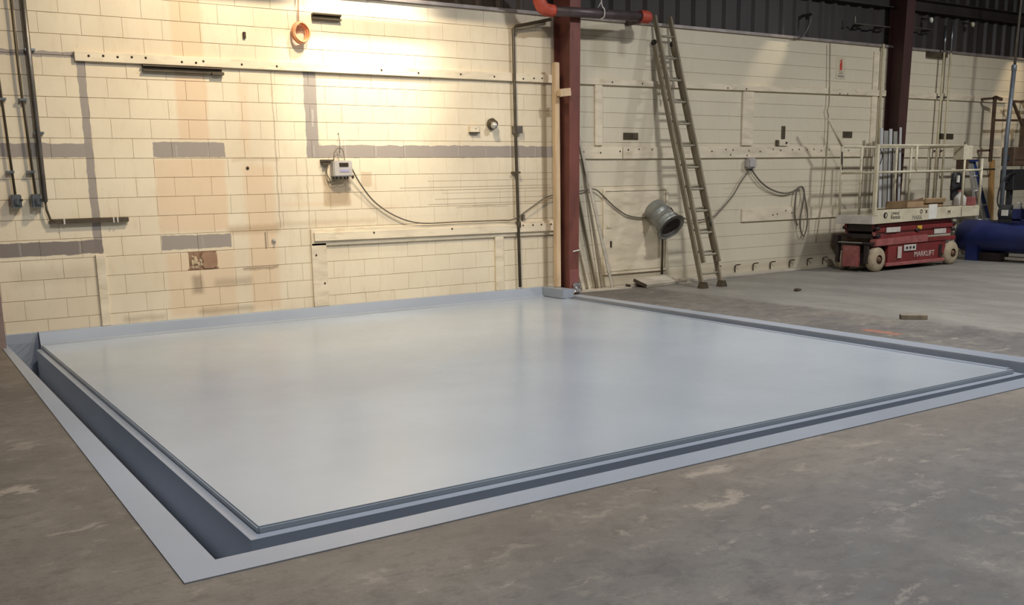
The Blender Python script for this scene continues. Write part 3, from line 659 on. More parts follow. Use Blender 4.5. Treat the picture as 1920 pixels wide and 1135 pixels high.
for xt, xb, zt, lab in ((16.50, 16.45, 4.05, 'left of two tall thin conduits on the far bay'), (16.70, 16.68, 4.2, 'right of two tall thin conduits on the far bay')):
    t = thing('conduit', lab, 'conduit', (xb, -.06, .9))
    put('pipe', MB().tube([(xt, -.12, 3.66), (xb, -.12, 1.0)], .02, 8), M['painted_pipe'], t); put('upper_pipe', MB().tube([(xt, -.12, zt), (xt, -.12, 3.66)], .02, 8), M['galv'], t)
    clips(t, xt, (2.9, 1.95), r=.02)
solo('conduit_bracket', MB().box(16.13, 16.66, -.09, 0, 3.585, 3.66), M['conduit_dark'], 'dark bracket at the wall top behind the two thin conduits', 'bracket')
# hooks along the wall foot
for i, x in enumerate((11.07, 11.49, 11.90, 12.30, 12.76, 13.20, 13.59)):
    q = MB().tube([(x, -.012, .06), (x-.005, -.014, .12), (x, -.02, .165), (x+.03, -.09, .18)], .0095, 6, 3)
    solo('rebar_hook', q, M['bolt'], 'bent steel hook at the wall foot, '+('first of seven, just behind the ladder foot', 'second from the ladder', 'third from the ladder', 'in the middle of the row of seven', 'third from the scissor lift, near the plank end', 'second from the scissor lift', 'nearest the scissor lift wheel')[i], 'hook', 'bent hooks along the wall foot')
# duct bell on a rod
t = thing('duct_bell', 'ribbed grey sheet metal duct bell tilted down on the right wall', 'duct', (9.75, -.2, .1))
A = Vector((9.675, -.11, 1.115)); B = A+Vector((.064, -.79, -.60)).normalized()*.44; ax = (B-A).normalized(); L = (B-A).length
put('shell', MB().lathe([(0, 0), (0, .165), (.02, .172), (.16, .172), (.165, .182), (.185, .182), (.19, .172), (.30, .168), (.305, .18), (.33, .18), (.335, .166), (.37, .164), (.375, .176), (.39, .176), (.395, .165), (.43, .168), (L, .222), (L+.004, .222), (L-.006, .212), (.43, .158)], A, ax, 28), M['duct'], t)
put('liner', MB().lathe([(.44, .158), (.2, .15), (.2, 0)], A, ax, 28), M['duct_in'], t)  # liner in a darker zinc tone than the shell
q = MB().tube([A+ax*.32+Vector((.19, 0, .03)), A+ax*.28+Vector((.12, .0, .17)), A+ax*.30+Vector((-.05, -.02, .19))], .008, 6, 4)
put('band_clip', q, M['conduit_dark'], t)
put('rod', MB().tube([(9.90, -.06, .98), (9.905, -.05, .13)], .016, 8), M['conduit_dark'], t)

# overhead sprinkler pipe
t = thing('sprinkler_pipe', 'dark overhead pipe with orange red elbows crossing the column top', 'pipe', (8.4, -.47, 3.6))
yP = -.47
put('pipe', MB().tube([(7.62, yP, 3.655), (9.10, yP, 3.69)], .062, 14), M['sprink_grey'], t)
put('elbow', MB().tube([(7.40, yP, 3.86), (7.41, yP, 3.78), (7.45, yP, 3.70), (7.52, yP, 3.66), (7.64, yP, 3.655)], [.075, .08, .083, .08, .075], 14, 3), M['sprink_red'], t, label='orange red elbow left of the column')
put('elbow', MB().tube([(9.07, yP, 3.69), (9.17, yP, 3.692), (9.22, yP+.03, 3.692), (9.24, yP+.10, 3.692)], [.078, .084, .084, .078], 14, 3), M['sprink_red'], t, label='orange red elbow beside the ladder top')
put('outlet_pipe', MB().tube([(9.24, yP+.06, 3.692), (9.245, .02, 3.70)], .06, 12), M['sprink_grey'], t)
put('elbow', MB().tube([(7.40, yP, 3.84), (7.38, yP, 3.90), (7.32, yP, 3.935), (7.22, yP, 3.94)], [.078, .084, .084, .078], 14, 3), M['sprink_red'], t)
put('run', MB().tube([(7.24, yP, 3.94), (-3, yP, 3.94)], .062, 12), M['sprink_grey'], t)
put('hanger_wire', MB().tube([(8.36, yP-.05, 4.2), (8.365, yP-.06, 3.80), (8.395, yP-.08, 3.72), (8.40, yP-.07, 3.63), (8.37, yP-.02, 3.60)], .010, 6, 4).tube([(8.365, yP-.06, 3.82), (8.33, yP-.03, 3.74)], .008, 6), M['offwhite'], t)
# small fittings up in the dark
for pts, r_, cl, lab in (([(12.93, -.12, 4.10), (12.93, -.1, 3.95), (12.87, -.08, 3.80), (12.78, -.07, 3.70), (12.62, -.06, 3.675)], .011, [(12.93, 4.05)], 'curved pale conduit on the dark siding above the wall'),
                         ([(13.98, -.13, 4.10), (13.99, -.13, 4.0), (14.03, -.13, 3.985), (14.9, -.13, 3.985)], .014, [(14.2, 3.985), (14.75, 3.985)], 'bent grey conduit on the siding left of the dark column'),
                         ([(15.4, -.13, 4.03), (16.15, -.13, 4.02)], .012, [(15.5, 4.03), (16.05, 4.02)], 'short level conduit on the siding right of the dark column')):
    t = thing('conduit', lab, 'conduit', (pts[0][0], 0, pts[-1][2]))
    put('pipe', MB().tube(pts, r_, 6, 5), M['conduit'], t)
    for x, z in cl: put('clip', MB().box(x-.015, x+.015, -.14, .085, z-.02, z+.02), M['siding'], t)
for x, z, m_, lab in ((16.03, 4.17, 'white', 'tiny white bulb holder high on the dark siding'), (17.28, 4.18, 'lift_cream', 'small cream bulb high on the dark siding, far right')):
    t = thing('bulb_holder', lab, 'lamp', (x, 0, z))
    put('bulb', MB().lathe([(0, .03), (.04, .035), (.07, .02), (.09, 0)], (x, -.13, z+.04), (0, -.3, -1), 10), M[m_], t)
    put('stem', MB().tube([(x, -.125, z+.03), (x, .088, z+.06)], .012, 6), M['siding'], t)

# ================================================================== EXTENSION LADDER
lad = thing('extension_ladder', 'weathered grey wooden extension ladder leaning on the right wall', 'ladder', (10.03, -.95, 0))
bo = Vector((10.03, -.97, 0)); to = Vector((9.845, -.07, 3.47)); dl = (to-bo).normalized()
def atz(z, dx=0, dy=0): k_ = z/dl.z; return bo+dl*k_+Vector((dx, dy, 0))
for s in (-1, 1):
    q = MB().bar(atz(.05, s*.185), atz(3.40, s*.175), .034, .08, (0, 1, 0)); q.bev(list(q.b.verts), .006); put('rail', q, M['ladder'], lad)
    q = MB().bar(atz(.36, s*.150, -.085), atz(3.80, s*.145, -.085), .034, .08, (0, 1, 0)); q.bev(list(q.b.verts), .006); put('rail', q, M['ladder'], lad)
    f = atz(.0, s*.185)
    q = MB(); q.extrude([(f.x-.055, 0), (f.x+.06, 0), (f.x+.055, .02), (f.x+.025, .09), (f.x-.025, .09), (f.x-.05, .02)], 'y', f.y-.06, f.y+.05); put('shoe', q, M['conduit_dark'], lad)
    q = MB().bar(atz(3.40, s*.176), atz(3.47, s*.176), .05, .09, (0, 1, 0)); q.bev(list(q.b.verts), .015, 2); put('rail_cap', q, M['darksteel'], lad)
for i in range(11):
    z = .20+.305*i; a = atz(z, -.19); b_ = atz(z, .19)
    if z < 3.4: put('rung', MB().tube([a, b_], .016, 8), M['rung'], lad)
    z2 = .47+.305*i; a = atz(z2, -.15, -.085); b_ = atz(z2, .15, -.085)
    put('rung', MB().tube([a, b_], .017, 8), M['rung'], lad)
put('pulley', MB().lathe([(0, .03), (.03, .03), (.03, 0)], atz(2.78, -.08, -.02), (1, 0, 0), 10).tube([atz(2.98, -.075, -.03), atz(2.74, -.075, -.03)], .01, 6), M['darksteel'], lad)
put('rope_hook', MB().tube([atz(.99, .10, -.10), atz(.92, .10, -.12), atz(.86, .09, -.12)], .012, 6), M['darksteel'], lad)

# ================================================================== LEANING BOARDS AND PLANKS
def lean(label, p0, p1, w, h, m='rawboard', cat='board', name='leaning_board'):
    q = MB().bar(p0, p1, w, h, (0, 1, 0)); q.bev(list(q.b.verts), .004); return solo(name, q, M[m], label, cat)
lean('dark edged slat leaning close beside the red column', (8.66, -.05, 0), (8.28, -.025, 1.62), .02, .05, 'ladder')
lean('long thin pale batten leaning past the column, farthest right', (8.88, -.14, .0), (8.32, -.03, 2.28), .045, .02, 'greyboard')
lean('narrow grey batten leaning between two others by the column', (8.74, -.07, .0), (8.40, -.025, 1.98), .022, .018, 'ladder')
lean('wide pale board leaning low against the wall by the column', (8.42, -.06, 0), (8.20, -.02, .82), .05, .02, 'board')
lean('short pale board leaning low, left of the hatch', (8.54, -.05, 0), (8.31, -.02, .86), .035, .02, 'board')
t = thing('plank', 'thick pale plank lying tilted on the floor by the hatch', 'plank', (9.65, -.25, 0))
R1 = Matrix.Rotation(math.radians(9), 3, 'Z') @ Matrix.Rotation(math.radians(17), 3, 'X')
q = MB().box(9.25, 9.99, -.38, -.12, .038, .088, R1); q.bev(list(q.b.verts), .004); put('timber', q, M['greyboard'], t)
pe = Vector((9.62, -.25, .063))+R1 @ Vector((-.371, 0, 0))
put('end_grain', MB().box(pe.x-.004, pe.x+.002, pe.y-.128, pe.y+.128, pe.z-.025, pe.z+.025, R1), M['cutend'], t)
t = thing('plank', 'small dark ended plank half under the tilted plank', 'plank', (9.3, -.2, 0))
R2 = Matrix.Rotation(math.radians(5), 3, 'Z')
q = MB().box(9.16, 9.9, -.17, -.07, .0, .045, R2); q.bev(list(q.b.verts), .003); put('timber', q, M['greyboard'], t)
pe = Vector((9.53, -.12, .0225))+R2 @ Vector((-.371, 0, 0))
put('end_grain', MB().box(pe.x-.003, pe.x+.002, pe.y-.048, pe.y+.048, pe.z-.021, pe.z+.021, R2), M['cutend'], t)
q = MB().hexa([(10.27, -.205, 0), (12.93, -.10, 0), (12.95, -.02, 0), (10.27, -.02, 0)], [(10.27, -.205, .04), (12.93, -.10, .04), (12.95, -.02, .04), (10.27, -.02, .04)]); q.bev(list(q.b.verts), .004)
solo('plank', q, M['greyboard'], 'long pale plank lying along the wall behind the ladder feet', 'plank')
q = MB().hexa([(8.2, -.24, 0), (9.12, -.29, 0), (9.12, -.02, 0), (8.2, -.02, 0)], [(8.2, -.24, .012), (9.12, -.29, .012), (9.12, -.02, .012), (8.2, -.02, .012)])
solo('floor_strip', q, M['greyboard'], 'thin pale strip on the floor between column and planks', 'strip')
t = thing('offcut', 'short timber offcut lying alone on the open concrete floor', 'timber', (9.38, -4.66, 0))
q = MB().bar((9.285, -4.565, .025), (9.475, -4.755, .025), .09, .05); q.bev(list(q.b.verts), .004); put('timber', q, M['ladder'], t)
put('end_grain', MB().bar((9.281, -4.561, .025), (9.287, -4.567, .025), .086, .046), M['cutend'], t)
q = MB(); bmesh.ops.create_icosphere(q.b, subdivisions=2, radius=.06, matrix=Matrix.Translation((10.54, -2.08, .02)) @ Matrix.Diagonal((1, .7, .35, 1)))
for v in q.b.verts: v.co += Vector((random.uniform(-.012, .012), random.uniform(-.012, .012), random.uniform(-.004, .006)))
solo('debris', q, M['cutend'], 'small dark lump of debris on the floor right of the ladder', 'debris')
q = MB().box(10.10, 10.2, -.42, -.34, 0, .02, Matrix.Rotation(.4, 3, 'Z')); solo('wood_chip', q, M['greyboard'], 'small flat wood chip just left of the ladder feet', 'chip')

# ================================================================== SCISSOR LIFT
X0, X1, YF, YB = 13.38, 15.72, -1.13, -.42
lf = thing('scissor_lift', 'small red and cream scissor lift parked along the right wall', 'lift', (14.55, -.78, 0))
for x in (13.56, 15.57):
    for y, dy in ((YF-.02, 1), (YB+.02, -1)):
        wq = put('wheel', MB().lathe([(.0, .075), (.0, .12), (.012, .165), (.03, .192), (.05, .197), (.10, .197), (.13, .185), (.14, .15), (.14, .0)], (x, y, .197), (0, dy, 0), 28), M['tyre'], lf)
        put('hub', MB().lathe([(.012, .12), (.035, .085), (.035, .05), (.005, .045), (-.01, .035), (-.012, 0)], (x, y, .197), (0, dy, 0), 18), M['hub'], wq)
put('chassis', MB().box(13.44, 15.5, YF+.16, YB-.16, .12, .42), M['lift_dark'], lf)
put('axle', MB().tube([(13.56, YF+.05, .2), (13.56, YB-.05, .2)], .045, 10).tube([(15.57, YF+.05, .2), (15.57, YB-.05, .2)], .045, 10), M['lift_dark'], lf)
q = MB().box(13.84, 15.30, YF+.02, YF+.10, .12, .41); q.bev(list(q.b.verts), .008); put('side_panel', q, M['lift_red'], lf)
q = MB().box(13.84, 15.30, YB-.10, YB-.02, .12, .41); put('side_panel', q, M['lift_red'], lf)
q = MB().hexa([(13.48, YF, .405), (14.86, YF, .42), (14.86, YF+.12, .42), (13.48, YF+.12, .405)], [(13.48, YF, .52), (14.86, YF, .545), (14.86, YF+.12, .545), (13.48, YF+.12, .52)]); q.bev(list(q.b.verts), .012, 2); put('fender_beam', q, M['lift_red_dusty'], lf)
q = MB().box(14.86, 15.66, YF+.01, YF+.12, .42, .49); q.bev(list(q.b.verts), .008); put('fender_beam', q, M['lift_red'], lf)
q = MB().box(15.30, 15.40, YF+.03, YF+.1, .2, .43); put('post', q, M['lift_red'], lf)
put('panel_gap', MB().box(15.2, 15.27, YF+.005, YF+.02, .16, .36), M['lift_dark'], lf)
q = MB().box(13.78, 15.36, YF-.005, YF+.05, .07, .125); q.bev(list(q.b.verts), .006); put('skid_rail', q, M['lift_red_dusty'], lf)
put('end_plate', MB().box(13.32, 13.36, -.93, -.62, .08, .42), M['lift_red_dusty'], lf)
put('end_step', MB().box(13.30, 13.50, YF+.02, YB-.02, .45, .475), M['lift_dark'], lf)
put('step_edge', MB().box(13.29, 13.30, -1.0, -.55, .468, .478), M['alum'], lf)
put('end_lug', MB().box(13.31, 13.40, YB-.1, YB, .44, .58), M['lift_dark'], lf)
for y in (-1.05, -.50): put('wheel_fork', MB().box(13.33, 13.39, y-.03, y+.03, .14, .44), M['lift_dark'], lf)
# scissor stack: crossed folded beams, both sides
for y in (YF+.06, YB-.06):
    for i, (xa, za, xb, zb) in enumerate(((13.58, .545, 15.55, .57), (13.52, .60, 15.62, .615), (13.56, .66, 15.66, .675), (13.5, .72, 15.6, .735))):
        yy = y+(.035 if i % 2 else -.0)*(1 if y < -.8 else -1)
        q = MB().bar((xa, yy, za), (xb, yy, zb), .05, .074 if i in (0, 3) else .066); q.bev(list(q.b.verts), .006)
        put('scissor_arm', q, M['lift_red'] if i != 1 else M['lift_red_dusty'], lf)
    q = MB()
    for x, z in ((13.58, .57), (13.56, .69), (14.6, .63), (15.6, .6), (15.62, .70)): q.tube([(x, y-.05, z), (x, y+.05, z)], .03, 10)
    put('pivot_pins', q, M['lift_dark'], lf)
put('scissor_cross', MB().box(13.50, 13.60, YF+.1, YB-.1, .53, .60).box(13.52, 13.62, YF+.1, YB-.1, .64, .76).box(15.5, 15.62, YF+.1, YB-.1, .55, .75).tube([(13.56, YF+.05, .71), (13.56, YB-.05, .71)], .04, 10), M['lift_dark'], lf)
put('hydraulic_ram', MB().tube([(13.8, -.78, .55), (15.2, -.78, .70)], .05, 12), M['lift_dark'], lf)
# platform
put('deck', MB().box(X0, X1, YF+.01, YB-.01, .775, .815), M['lift_dark'], lf)
q = MB().hexa([(X0, YF, .765), (X1+.05, YF, .80), (X1+.05, YF+.02, .80), (X0, YF+.02, .765)], [(X0, YF, .985), (X1+.05, YF, .99), (X1+.05, YF+.02, .99), (X0, YF+.02, .985)]); q.bev(list(q.b.verts), .004); toe = put('toe_board', q, M['lift_cream'], lf)
q = MB().box(X0, X1, YB-.02, YB, .77, .985); put('toe_board', q, M['lift_cream'], lf)
q = MB().box(X0-.02, X0, YF+.0, YB, .765, .90); q.bev(list(q.b.verts), .004); put('toe_board', q, M['offwhite'], lf)
q = MB().box(X1-.0, X1+.02, YF+.02, YB, .79, .985); put('toe_board', q, M['lift_cream'], lf)
put('deck_lip', MB().box(X0+.05, X1, YF+.02, YF+.05, .985, 1.0), M['rack'], lf)
rl = .019
for z in (1.575, 1.99):
    put('guard_rail', MB().tube([(X0+.04, YF+.02, z), (X1+.08, YF+.02, z+.01)], rl, 8), M['lift_cream'], lf)
    put('guard_rail', MB().tube([(X0+.04, YB-.02, z), (X1+.04, YB-.02, z)], rl, 8), M['lift_cream'], lf)
    put('guard_rail', MB().tube([(X1+.04, YF+.02, z), (X1+.04, YB-.02, z)], rl, 8), M['lift_cream'], lf)
put('gate_rail', MB().tube([(X0+.04, YF+.02, 1.575), (X0+.04, YB-.02, 1.575)], .016, 8), M['lift_cream'], lf)
q = MB().bar((X0+.04, YF+.02, .9), (X0+.04, YF+.02, 2.0), .06, .05, (1, 0, 0)); q.bev(list(q.b.verts), .006); put('guard_post', q, M['lift_cream'], lf)
for x, y, z0, z1 in ((X1+.06, YF+.02, .98, 2.02), (14.43, YF+.02, 1.575, 1.99), (X0+.04, YB-.02, .9, 2.0), (13.92, YB-.02, .9, 1.99), (14.85, YB-.02, .9, 1.99), (X1+.04, YB-.02, .9, 2.0), (15.25, YB-.02, .9, 1.99)):
    put('guard_post', MB().tube([(x, y, z0), (x, y, z1)], .021, 8), M['lift_cream'], lf)
put('raised_gate_bar', MB().tube([(13.44, YB, 2.0), (13.06, YB, 2.44)], .02, 8), M['lift_cream'], lf, label='cream bar sticking up at a slant from the lift end')
put('gate_chain', MB().tube([(13.42, YB-.02, 2.0), (13.41, YB-.03, 1.85), (13.42, YB-.03, 1.62)], .014, 6).tube([(13.44, YF+.02, 1.98), (13.52, YF-.0, 1.85), (13.5, YF+.02, 1.7)], .008, 6, 3), M['darksteel'], lf)
# decals and lettering
q = MB().box(13.60, 14.18, YF-.002, YF, .835, .955)
put('decal', q, M['lift_cream'], toe)
q = MB().lathe([(0, .05), (.002, .05), (.002, .036), (0, .036)], (13.68, YF-.002, .897), (0, -1, 0), 20)
q.extrude([(13.68, .852)]+[(13.68-.045*math.sin(u), .897-.045*math.cos(u)) for u in (.4, .8, 1.2, 1.57, 1.95, 2.35, 2.75)]+[(13.68, .942)], 'y', YF-.004, YF-.002)
put('logo', q, M['ink'], toe)
put('lettering', MB().text('United', .075, front(13.93, YF-.003, .925)).text('Rentals', .085, front(13.94, YF-.003, .862)), M['ink'], lf)
put('lettering', MB().text('MARK', .10, front(14.52, YF-.003, .835)), M['ink_grey'], toe)
put('lettering', MB().text('M', .10, front(15.4, YF-.003, .89)), M['bolt'], toe)
put('lettering', MB().text('MARKLIFT', .125, front(14.80, YF+.015, .225)), M['ink_faded'], lf)
put('notice_paper', MB().box(14.82, 15.05, YF-.005, YF-.001, .80, 1.04), M['white'], toe, label='white paper notice')
for x0, x1, z0, z1, y, mm in ((13.76, 14.12, .62, .70, YF+.03, 'offwhite'), (15.05, 15.38, .545, .625, YF+.03, 'offwhite'), (14.58, 14.70, .64, .70, YF+.03, 'yellow'), (14.22, 14.54, .30, .40, YF+.01, 'offwhite'), (14.06, 14.16, .19, .38, YF+.01, 'ink_faded')):
    put('warning_label', MB().box(x0, x1, y-.012, y-.004 if mm != 'x' else y, z0, z1), M[mm], lf)
q = MB()
for x in (14.27, 14.36, 14.45): q.box(x, x+.05, YF-.005, YF-.001, .33, .37)
put('label_print', q, M['ink'], lf)
put('rivets', MB().lathe([(0, .035), (.004, .035), (.004, .022), (0, .022)], (14.62, YF, .93), (0, -1, 0), 12).box(14.86-.12, 14.86-.08, YF-.004, YF, .90, .95), M['cutend'], toe)
# control box and hoses at the far end
q = MB().box(15.72, 15.98, YF+.0, YF+.2, 1.76, 2.0); q.bev(list(q.b.verts), .01); put('control_box', q, M['lift_cream'], lf)
put('control_lever', MB().tube([(15.8, YF+.05, 1.99), (15.8, YF+.05, 2.06)], .012, 6), M['rack'], lf)
put('control_base', MB().box(15.76, 15.9, YF+.02, YF+.16, 1.60, 1.765), M['rack'], lf)
q = MB().box(15.74, 16.3, YF-.0, YF+.45, .80, .98); q.bev(list(q.b.verts), .01); put('extension_deck', q, M['lift_cream'], lf)
put('extension_rail', MB().tube([(15.78, YF+.02, 1.585), (16.3, YF+.02, 1.59)], .019, 8).tube([(16.3, YF+.02, .98), (16.3, YF+.02, 1.78)], .024, 8), M['lift_cream'], lf)
put('extension_rail', MB().tube([(15.76, -.72, 1.60), (16.36, -.72, 1.61), (16.36, -.72, .98)], .018, 8), M['lift_cream'], lf)
# things on or by the lift
t = thing('carton', 'flat open brown cardboard carton on the lift platform', 'box', (14.95, -.78, 1.0))
q = MB()
for a in ((14.45, 15.45, -.98, -.97), (14.45, 15.45, -.58, -.57), (14.45, 14.46, -.98, -.57), (15.44, 15.45, -.98, -.57)): q.box(a[0], a[1], a[2], a[3], .82, 1.09)
q.box(14.45, 15.45, -.98, -.57, .816, .83); put('carton_body', q, M['carton'], t)
put('flap', MB().bar((14.42, -.975, 1.03), (14.88, -.975, 1.10), .008, .10, (0, 0, 1)), M['carton_in'], t); put('flap', MB().box(14.9, 15.45, -1.02, -.975, 1.06, 1.13, Matrix.Rotation(.3, 3, 'X')), M['carton'], t)
t = thing('hanging_bag', 'dark cloth bag hanging from the right end of the lift guardrail', 'bag', (16.2, -.72, 1.08))
q = MB(); q.tube([(16.18, -.72, 1.60), (16.19, -.72, 1.5), (16.2, -.72, 1.38), (16.21, -.72, 1.25), (16.21, -.72, 1.08)], [.05, .13, .15, .16, .14], 12, 3)
for v in q.b.verts: v.co.y = -.72+(v.co.y+.72)*.45; v.co += Vector((random.uniform(-.008, .008),)*3)
put('body', q, M['black'], t); put('tag', MB().box(16.1, 16.17, -.80, -.775, 1.38, 1.5), M['white'], t)
t = thing('plastic_jug', 'dusty white jug on the deck at the right end of the lift', 'jug', (16.05, -1.0, .98))
put('jug', MB().lathe([(0, 0), (0, .09), (.02, .1), (.14, .1), (.19, .06), (.21, .035), (.24, .035), (.24, 0)], (15.9, -1.0, .981), (0, 0, 1), 14), M['offwhite'], t); put('cap', MB().lathe([(.24, .04), (.27, .04), (.27, 0)], (15.9, -1.0, .981), (0, 0, 1), 12), M['lift_red_dusty'], t)
q = MB().box(16.06, 16.24, -1.1, -.94, .981, 1.13, Matrix.Rotation(.2, 3, 'Z')); q.bev(list(q.b.verts), .006)
solo('parts_box', q, M['lift_red_dusty'], 'dusty pink parts box beside the white jug', 'box')
t = thing('pail', 'pale pail standing on the floor between lift and blue tank', 'pail', (16.1, -.7, 0))
put('pail', MB().lathe([(0, 0), (0, .13), (.34, .15), (.345, .158), (.36, .158), (.36, .14), (.3, .13), (.3, 0)], (16.1, -.62, .001), (0, 0, 1), 18), M['offwhite'], t)
put('handle', MB().tube([(15.95, -.62, .33), (16.0, -.7, .22), (16.1, -.77, .18), (16.2, -.7, .22), (16.25, -.62, .33)], .005, 6, 3), M['conduit'], t)
# bundle of metal trim leaning on the column
for i, (x, w_, zt, mm, lab) in enumerate(((14.58, .07, 2.31, 'sheet', 'leftmost'), (14.69, .10, 2.27, 'alum', 'second'), (14.80, .07, 2.30, 'sheet', 'third'), (14.92, .09, 2.26, 'alum', 'fourth'), (15.04, .05, 2.33, 'sheet', 'rightmost'))):
    q = MB(); q.hexa([(x-w_/2, -.40-.01*i, 0), (x+w_/2, -.40-.01*i, 0), (x+w_/2, -.385-.01*i, 0), (x-w_/2, -.385-.01*i, 0)], [(x-w_/2+.03, -.30-.01*i, zt), (x+w_/2+.03, -.30-.01*i, zt), (x+w_/2+.03, -.285-.01*i, zt), (x-w_/2+.03, -.285-.01*i, zt)])
    if i % 2 == 0: q.box(x-w_/2, x-w_/2+.012, -.41-.01*i, -.385-.01*i, 0, .02)
    solo('metal_trim', q, M[mm], 'pale metal trim strip leaning behind the lift, %s in its bundle' % lab, 'trim', 'metal trim strips by the dark column')

# ================================================================== AIR COMPRESSOR
cp = thing('air_compressor', 'big blue air compressor with a long horizontal tank', 'compressor', (16.75, -1.7, 0))
TX, TZ, TR = 16.72, .43, .285
put('tank', MB().lathe([(0, 0), (.02, .10), (.06, .19), (.11, .25), (.17, .28), (.22, TR), (2.0, TR), (2.05, .28), (2.11, .25), (2.16, .19), (2.2, .1), (2.22, 0)], (TX, -.47, TZ), (0, -1, 0), 36), M['blue'], cp); tank = bpy.data.objects['tank']
for y in (-.86, -2.25):
    q = MB(); q.extrude([(TX-.25, 0), (TX-.10, 0), (TX-.05, .16), (TX+.05, .16), (TX+.10, 0), (TX+.25, 0), (TX+.25, TZ-.1), (TX-.25, TZ-.1)], 'y', y-.17, y+.05); put('leg', q, M['blue'], cp)
q = MB().box(TX-.02, TX+.2, -1.95, -1.4, .025, .075); q.bev(list(q.b.verts), .005); put('skid_timber', q, M['greyboard'], cp)
put('drain_block', MB().box(TX-.18, TX+.1, -1.42, -1.02, .0, .15), M['lift_dark'], cp)
q = MB().box(TX-.2, TX+.2, -2.6, -1.6, .72, .75); put('mount_plate', q, M['blue'], cp)
put('mount_web', MB().box(TX-.18, TX-.15, -2.55, -1.62, .62, .73).box(TX-.2, TX-.05, -1.75, -1.6, .68, .92), M['blue'], cp)
q = MB().lathe([(0, 0), (0, .13), (.03, .145), (.30, .145), (.33, .12), (.33, 0)], (TX-.02, -1.30, .84), (0, -1, 0), 20); motor = put('motor', q, M['motor'], cp)
put('motor_plate', MB().box(TX-.185, TX-.165, -1.50, -1.39, .80, .90), M['white'], motor); put('motor_foot', MB().box(TX-.13, TX+.13, -1.62, -1.30, .66, .74), M['motor'], cp)
q = MB().lathe([(0, 0), (0, .12), (.25, .13), (.25, 0)], (TX, -2.1, .75), (0, 0, 1), 16)
for i in range(5): q.lathe([(.26+.035*i, .09), (.26+.035*i, .125), (.275+.035*i, .125), (.275+.035*i, .09)], (TX, -2.1, .75), (0, 0, 1), 16)
put('pump', q, M['green'], cp)
put('pump_flywheel', MB().lathe([(0, .05), (0, .2), (.05, .2), (.05, .05)], (TX-.05, -1.86, 1.0), (0, -1, 0), 20), M['motor'], cp)
put('hose', MB().tube([(TX-.1, -1.72, 1.2), (TX-.12, -1.78, 1.0), (TX-.12, -1.9, .88), (TX-.1, -2.1, .80)], .015, 8, 5), M['alum'], cp)
put('hose', MB().tube([(17.3, -1.15, 1.52), (17.1, -1.15, 1.5), (16.93, -1.12, 1.36), (16.85, -1.12, 1.1), (16.8, -1.18, .95), (TX, -1.32, .9)], .014, 8, 5), M['black'], cp)
put('gauge', MB().lathe([(0, .03), (.03, .03), (.03, 0)], (TX-.1, -1.62, 1.0), (-1, -.4, 0), 12).box(TX-.16, TX-.06, -1.68, -1.58, .9, 1.02), M['alum'], cp)
put('fill_cap', MB().lathe([(0, .05), (.02, .045), (.02, 0)], (TX-.1, -1.95, .755), (0, 0, 1), 14), M['offwhite'], tank)
# post and cabinets above the compressor
t = thing('supply_post', 'tall slim grey post rising past the compressor to the roof', 'post', (17.2, -1.0, 0))
put('post', MB().tube([(17.19, -1.0, 0), (17.19, -1.0, 2.2), (17.26, -1.0, 3.38)], .037, 10), M['bluesteel'], t)
put('upper_pipe', MB().tube([(17.26, -1.0, 3.33), (17.38, -1.0, 6.3)], .024, 8), M['conduit'], t)
put('collar', MB().lathe([(0, .03), (.02, .046), (.10, .046), (.12, .03)], (17.25, -1.0, 3.28), (0, 0, 1), 12), M['bluesteel'], t)
q = MB().box(17.27, 17.95, -1.14, -.88, 1.22, 1.59); q.bev(list(q.b.verts), .012)
t = thing('control_cabinet', 'black electrical cabinet beside the slim grey post', 'cabinet', (17.6, -1.0, 1.22)); put('case', q, M['black'], t)
put('stub_mount', MB().box(17.226, 17.275, -1.04, -.96, 1.35, 1.5), M['motor'], t); put('lid_clip', MB().tube([(17.55, -1.15, 1.62), (17.8, -1.15, 1.60)], .014, 6), M['alum'], t)
put('drop_leg', MB().box(17.36, 17.44, -1.05, -.97, .95, 1.22), M['motor'], t)
q = MB().box(17.27, 17.95, -1.12, -.88, 1.65, 1.98); q.bev(list(q.b.verts), .01)
t = thing('control_cabinet', 'brown metal cabinet above the black one by the post', 'cabinet', (17.6, -1.0, 1.65)); put('case', q, M['rack'], t)
put('seam', MB().box(17.29, 17.93, -1.126, -1.118, 1.75, 1.762), M['bolt'], t); put('side_mount', MB().box(17.226, 17.275, -1.04, -.96, 1.75, 1.85), M['motor'], t)
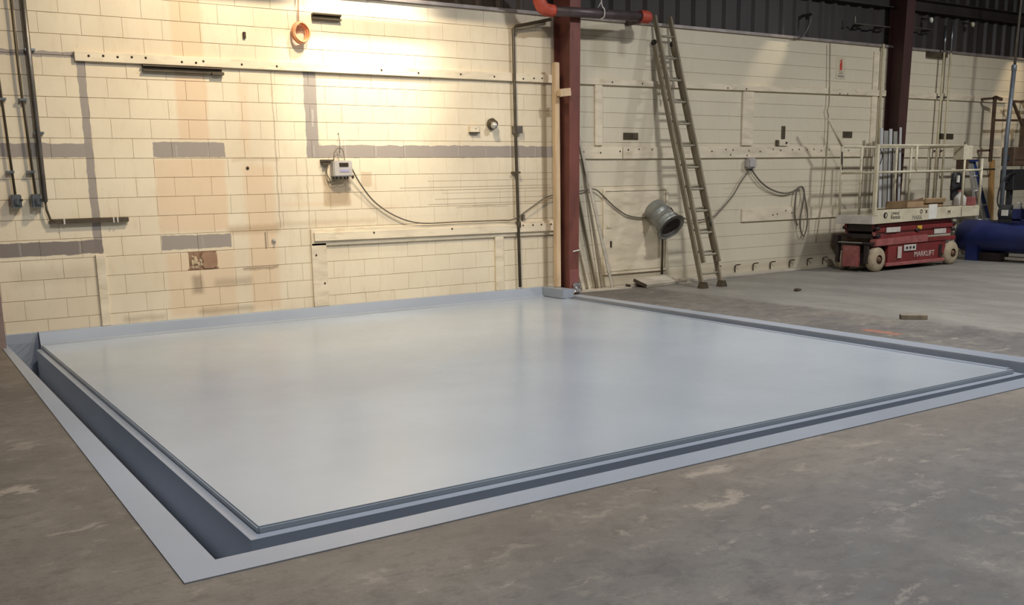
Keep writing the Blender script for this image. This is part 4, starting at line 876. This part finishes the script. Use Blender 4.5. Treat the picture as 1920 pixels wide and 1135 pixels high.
# stepladder behind the tank
sl = thing('stepladder', 'blue stepladder with pale rungs leaning behind the blue tank', 'ladder', (17.4, -.45, 0))
tp = Vector((17.2, -.35, 1.76))
for bx, mm in ((17.12, 'alum'), (17.44, 'alum'), (17.86, 'blue_ladder'), (17.62, 'blue_ladder')):
    q = MB().bar((bx, -.75 if mm == 'alum' else -.62, 0), tp+Vector(((bx-17.5)*.18, 0, 0)), .055 if mm == 'alum' else .075, .03, (0, 1, 0)); put('rail', q, M[mm], sl)
for i in range(6):
    u = .16+.15*i; z = 1.76*(1-u)
    put('rung', MB().tube([tp.lerp(Vector((17.12, -.75, 0)), u)+Vector((-.02, -.02, 0)), tp.lerp(Vector((17.86, -.66, 0)), u)+Vector((0, -.03, 0))], .018, 8), M['alum'], sl)
put('top_cap', MB().box(17.05, 17.32, -.42, -.30, 1.74, 1.78), M['blue_ladder'], sl)
# brown wall rack and timbers
rk = thing('pipe_rack', 'brown steel wall rack with a diagonal brace at the far right', 'rack', (18.4, -.3, 1.75))
put('post', MB().bar((17.9, -.3, 1.74), (17.9, -.3, 2.93), .05, .05, (1, 0, 0)), M['rack'], rk); put('post', MB().bar((19.3, -.3, 1.74), (19.3, -.3, 2.93), .05, .05, (1, 0, 0)), M['rack'], rk)
put('crossbar', MB().bar((17.9, -.3, 2.50), (19.3, -.3, 2.52), .03, .04), M['rack'], rk); put('crossbar', MB().bar((18.45, -.3, 2.86), (19.3, -.3, 2.86), .03, .04), M['rack'], rk)
put('brace', MB().bar((18.5, -.3, 2.86), (18.95, -.3, 2.36), .04, .045, (0, 1, 0)), M['rack'], rk); put('post', MB().bar((18.9, -.3, 1.9), (18.9, -.3, 2.55), .06, .05, (1, 0, 0)), M['rack'], rk)
put('wall_tie', MB().bar((17.9, -.3, 2.9), (17.9, -.036, 2.9), .05, .04).bar((17.9, -.3, 1.95), (17.9, -.036, 1.95), .05, .04).bar((19.3, -.3, 2.9), (19.3, -.001, 2.9), .05, .04).bar((17.9, -.3, 2.92), (18.12, -.3, 2.88), .05, .05), M['rack'], rk)
put('low_bar', MB().tube([(16.75, -.16, 1.60), (18.3, -.16, 1.60)], .018, 8).tube([(16.75, -.16, 1.6), (16.75, 0, 1.6)], .014, 6).tube([(18.3, -.16, 1.6), (18.3, 0, 1.6)], .014, 6), M['conduit_dark'], rk)
q = MB().bar((18.52, -.06, 0), (18.42, -.03, 1.78), .12, .04, (0, 1, 0)); solo('timber_stud', q, M['wood'], 'ochre timber stud upright behind the stepladder', 'timber')
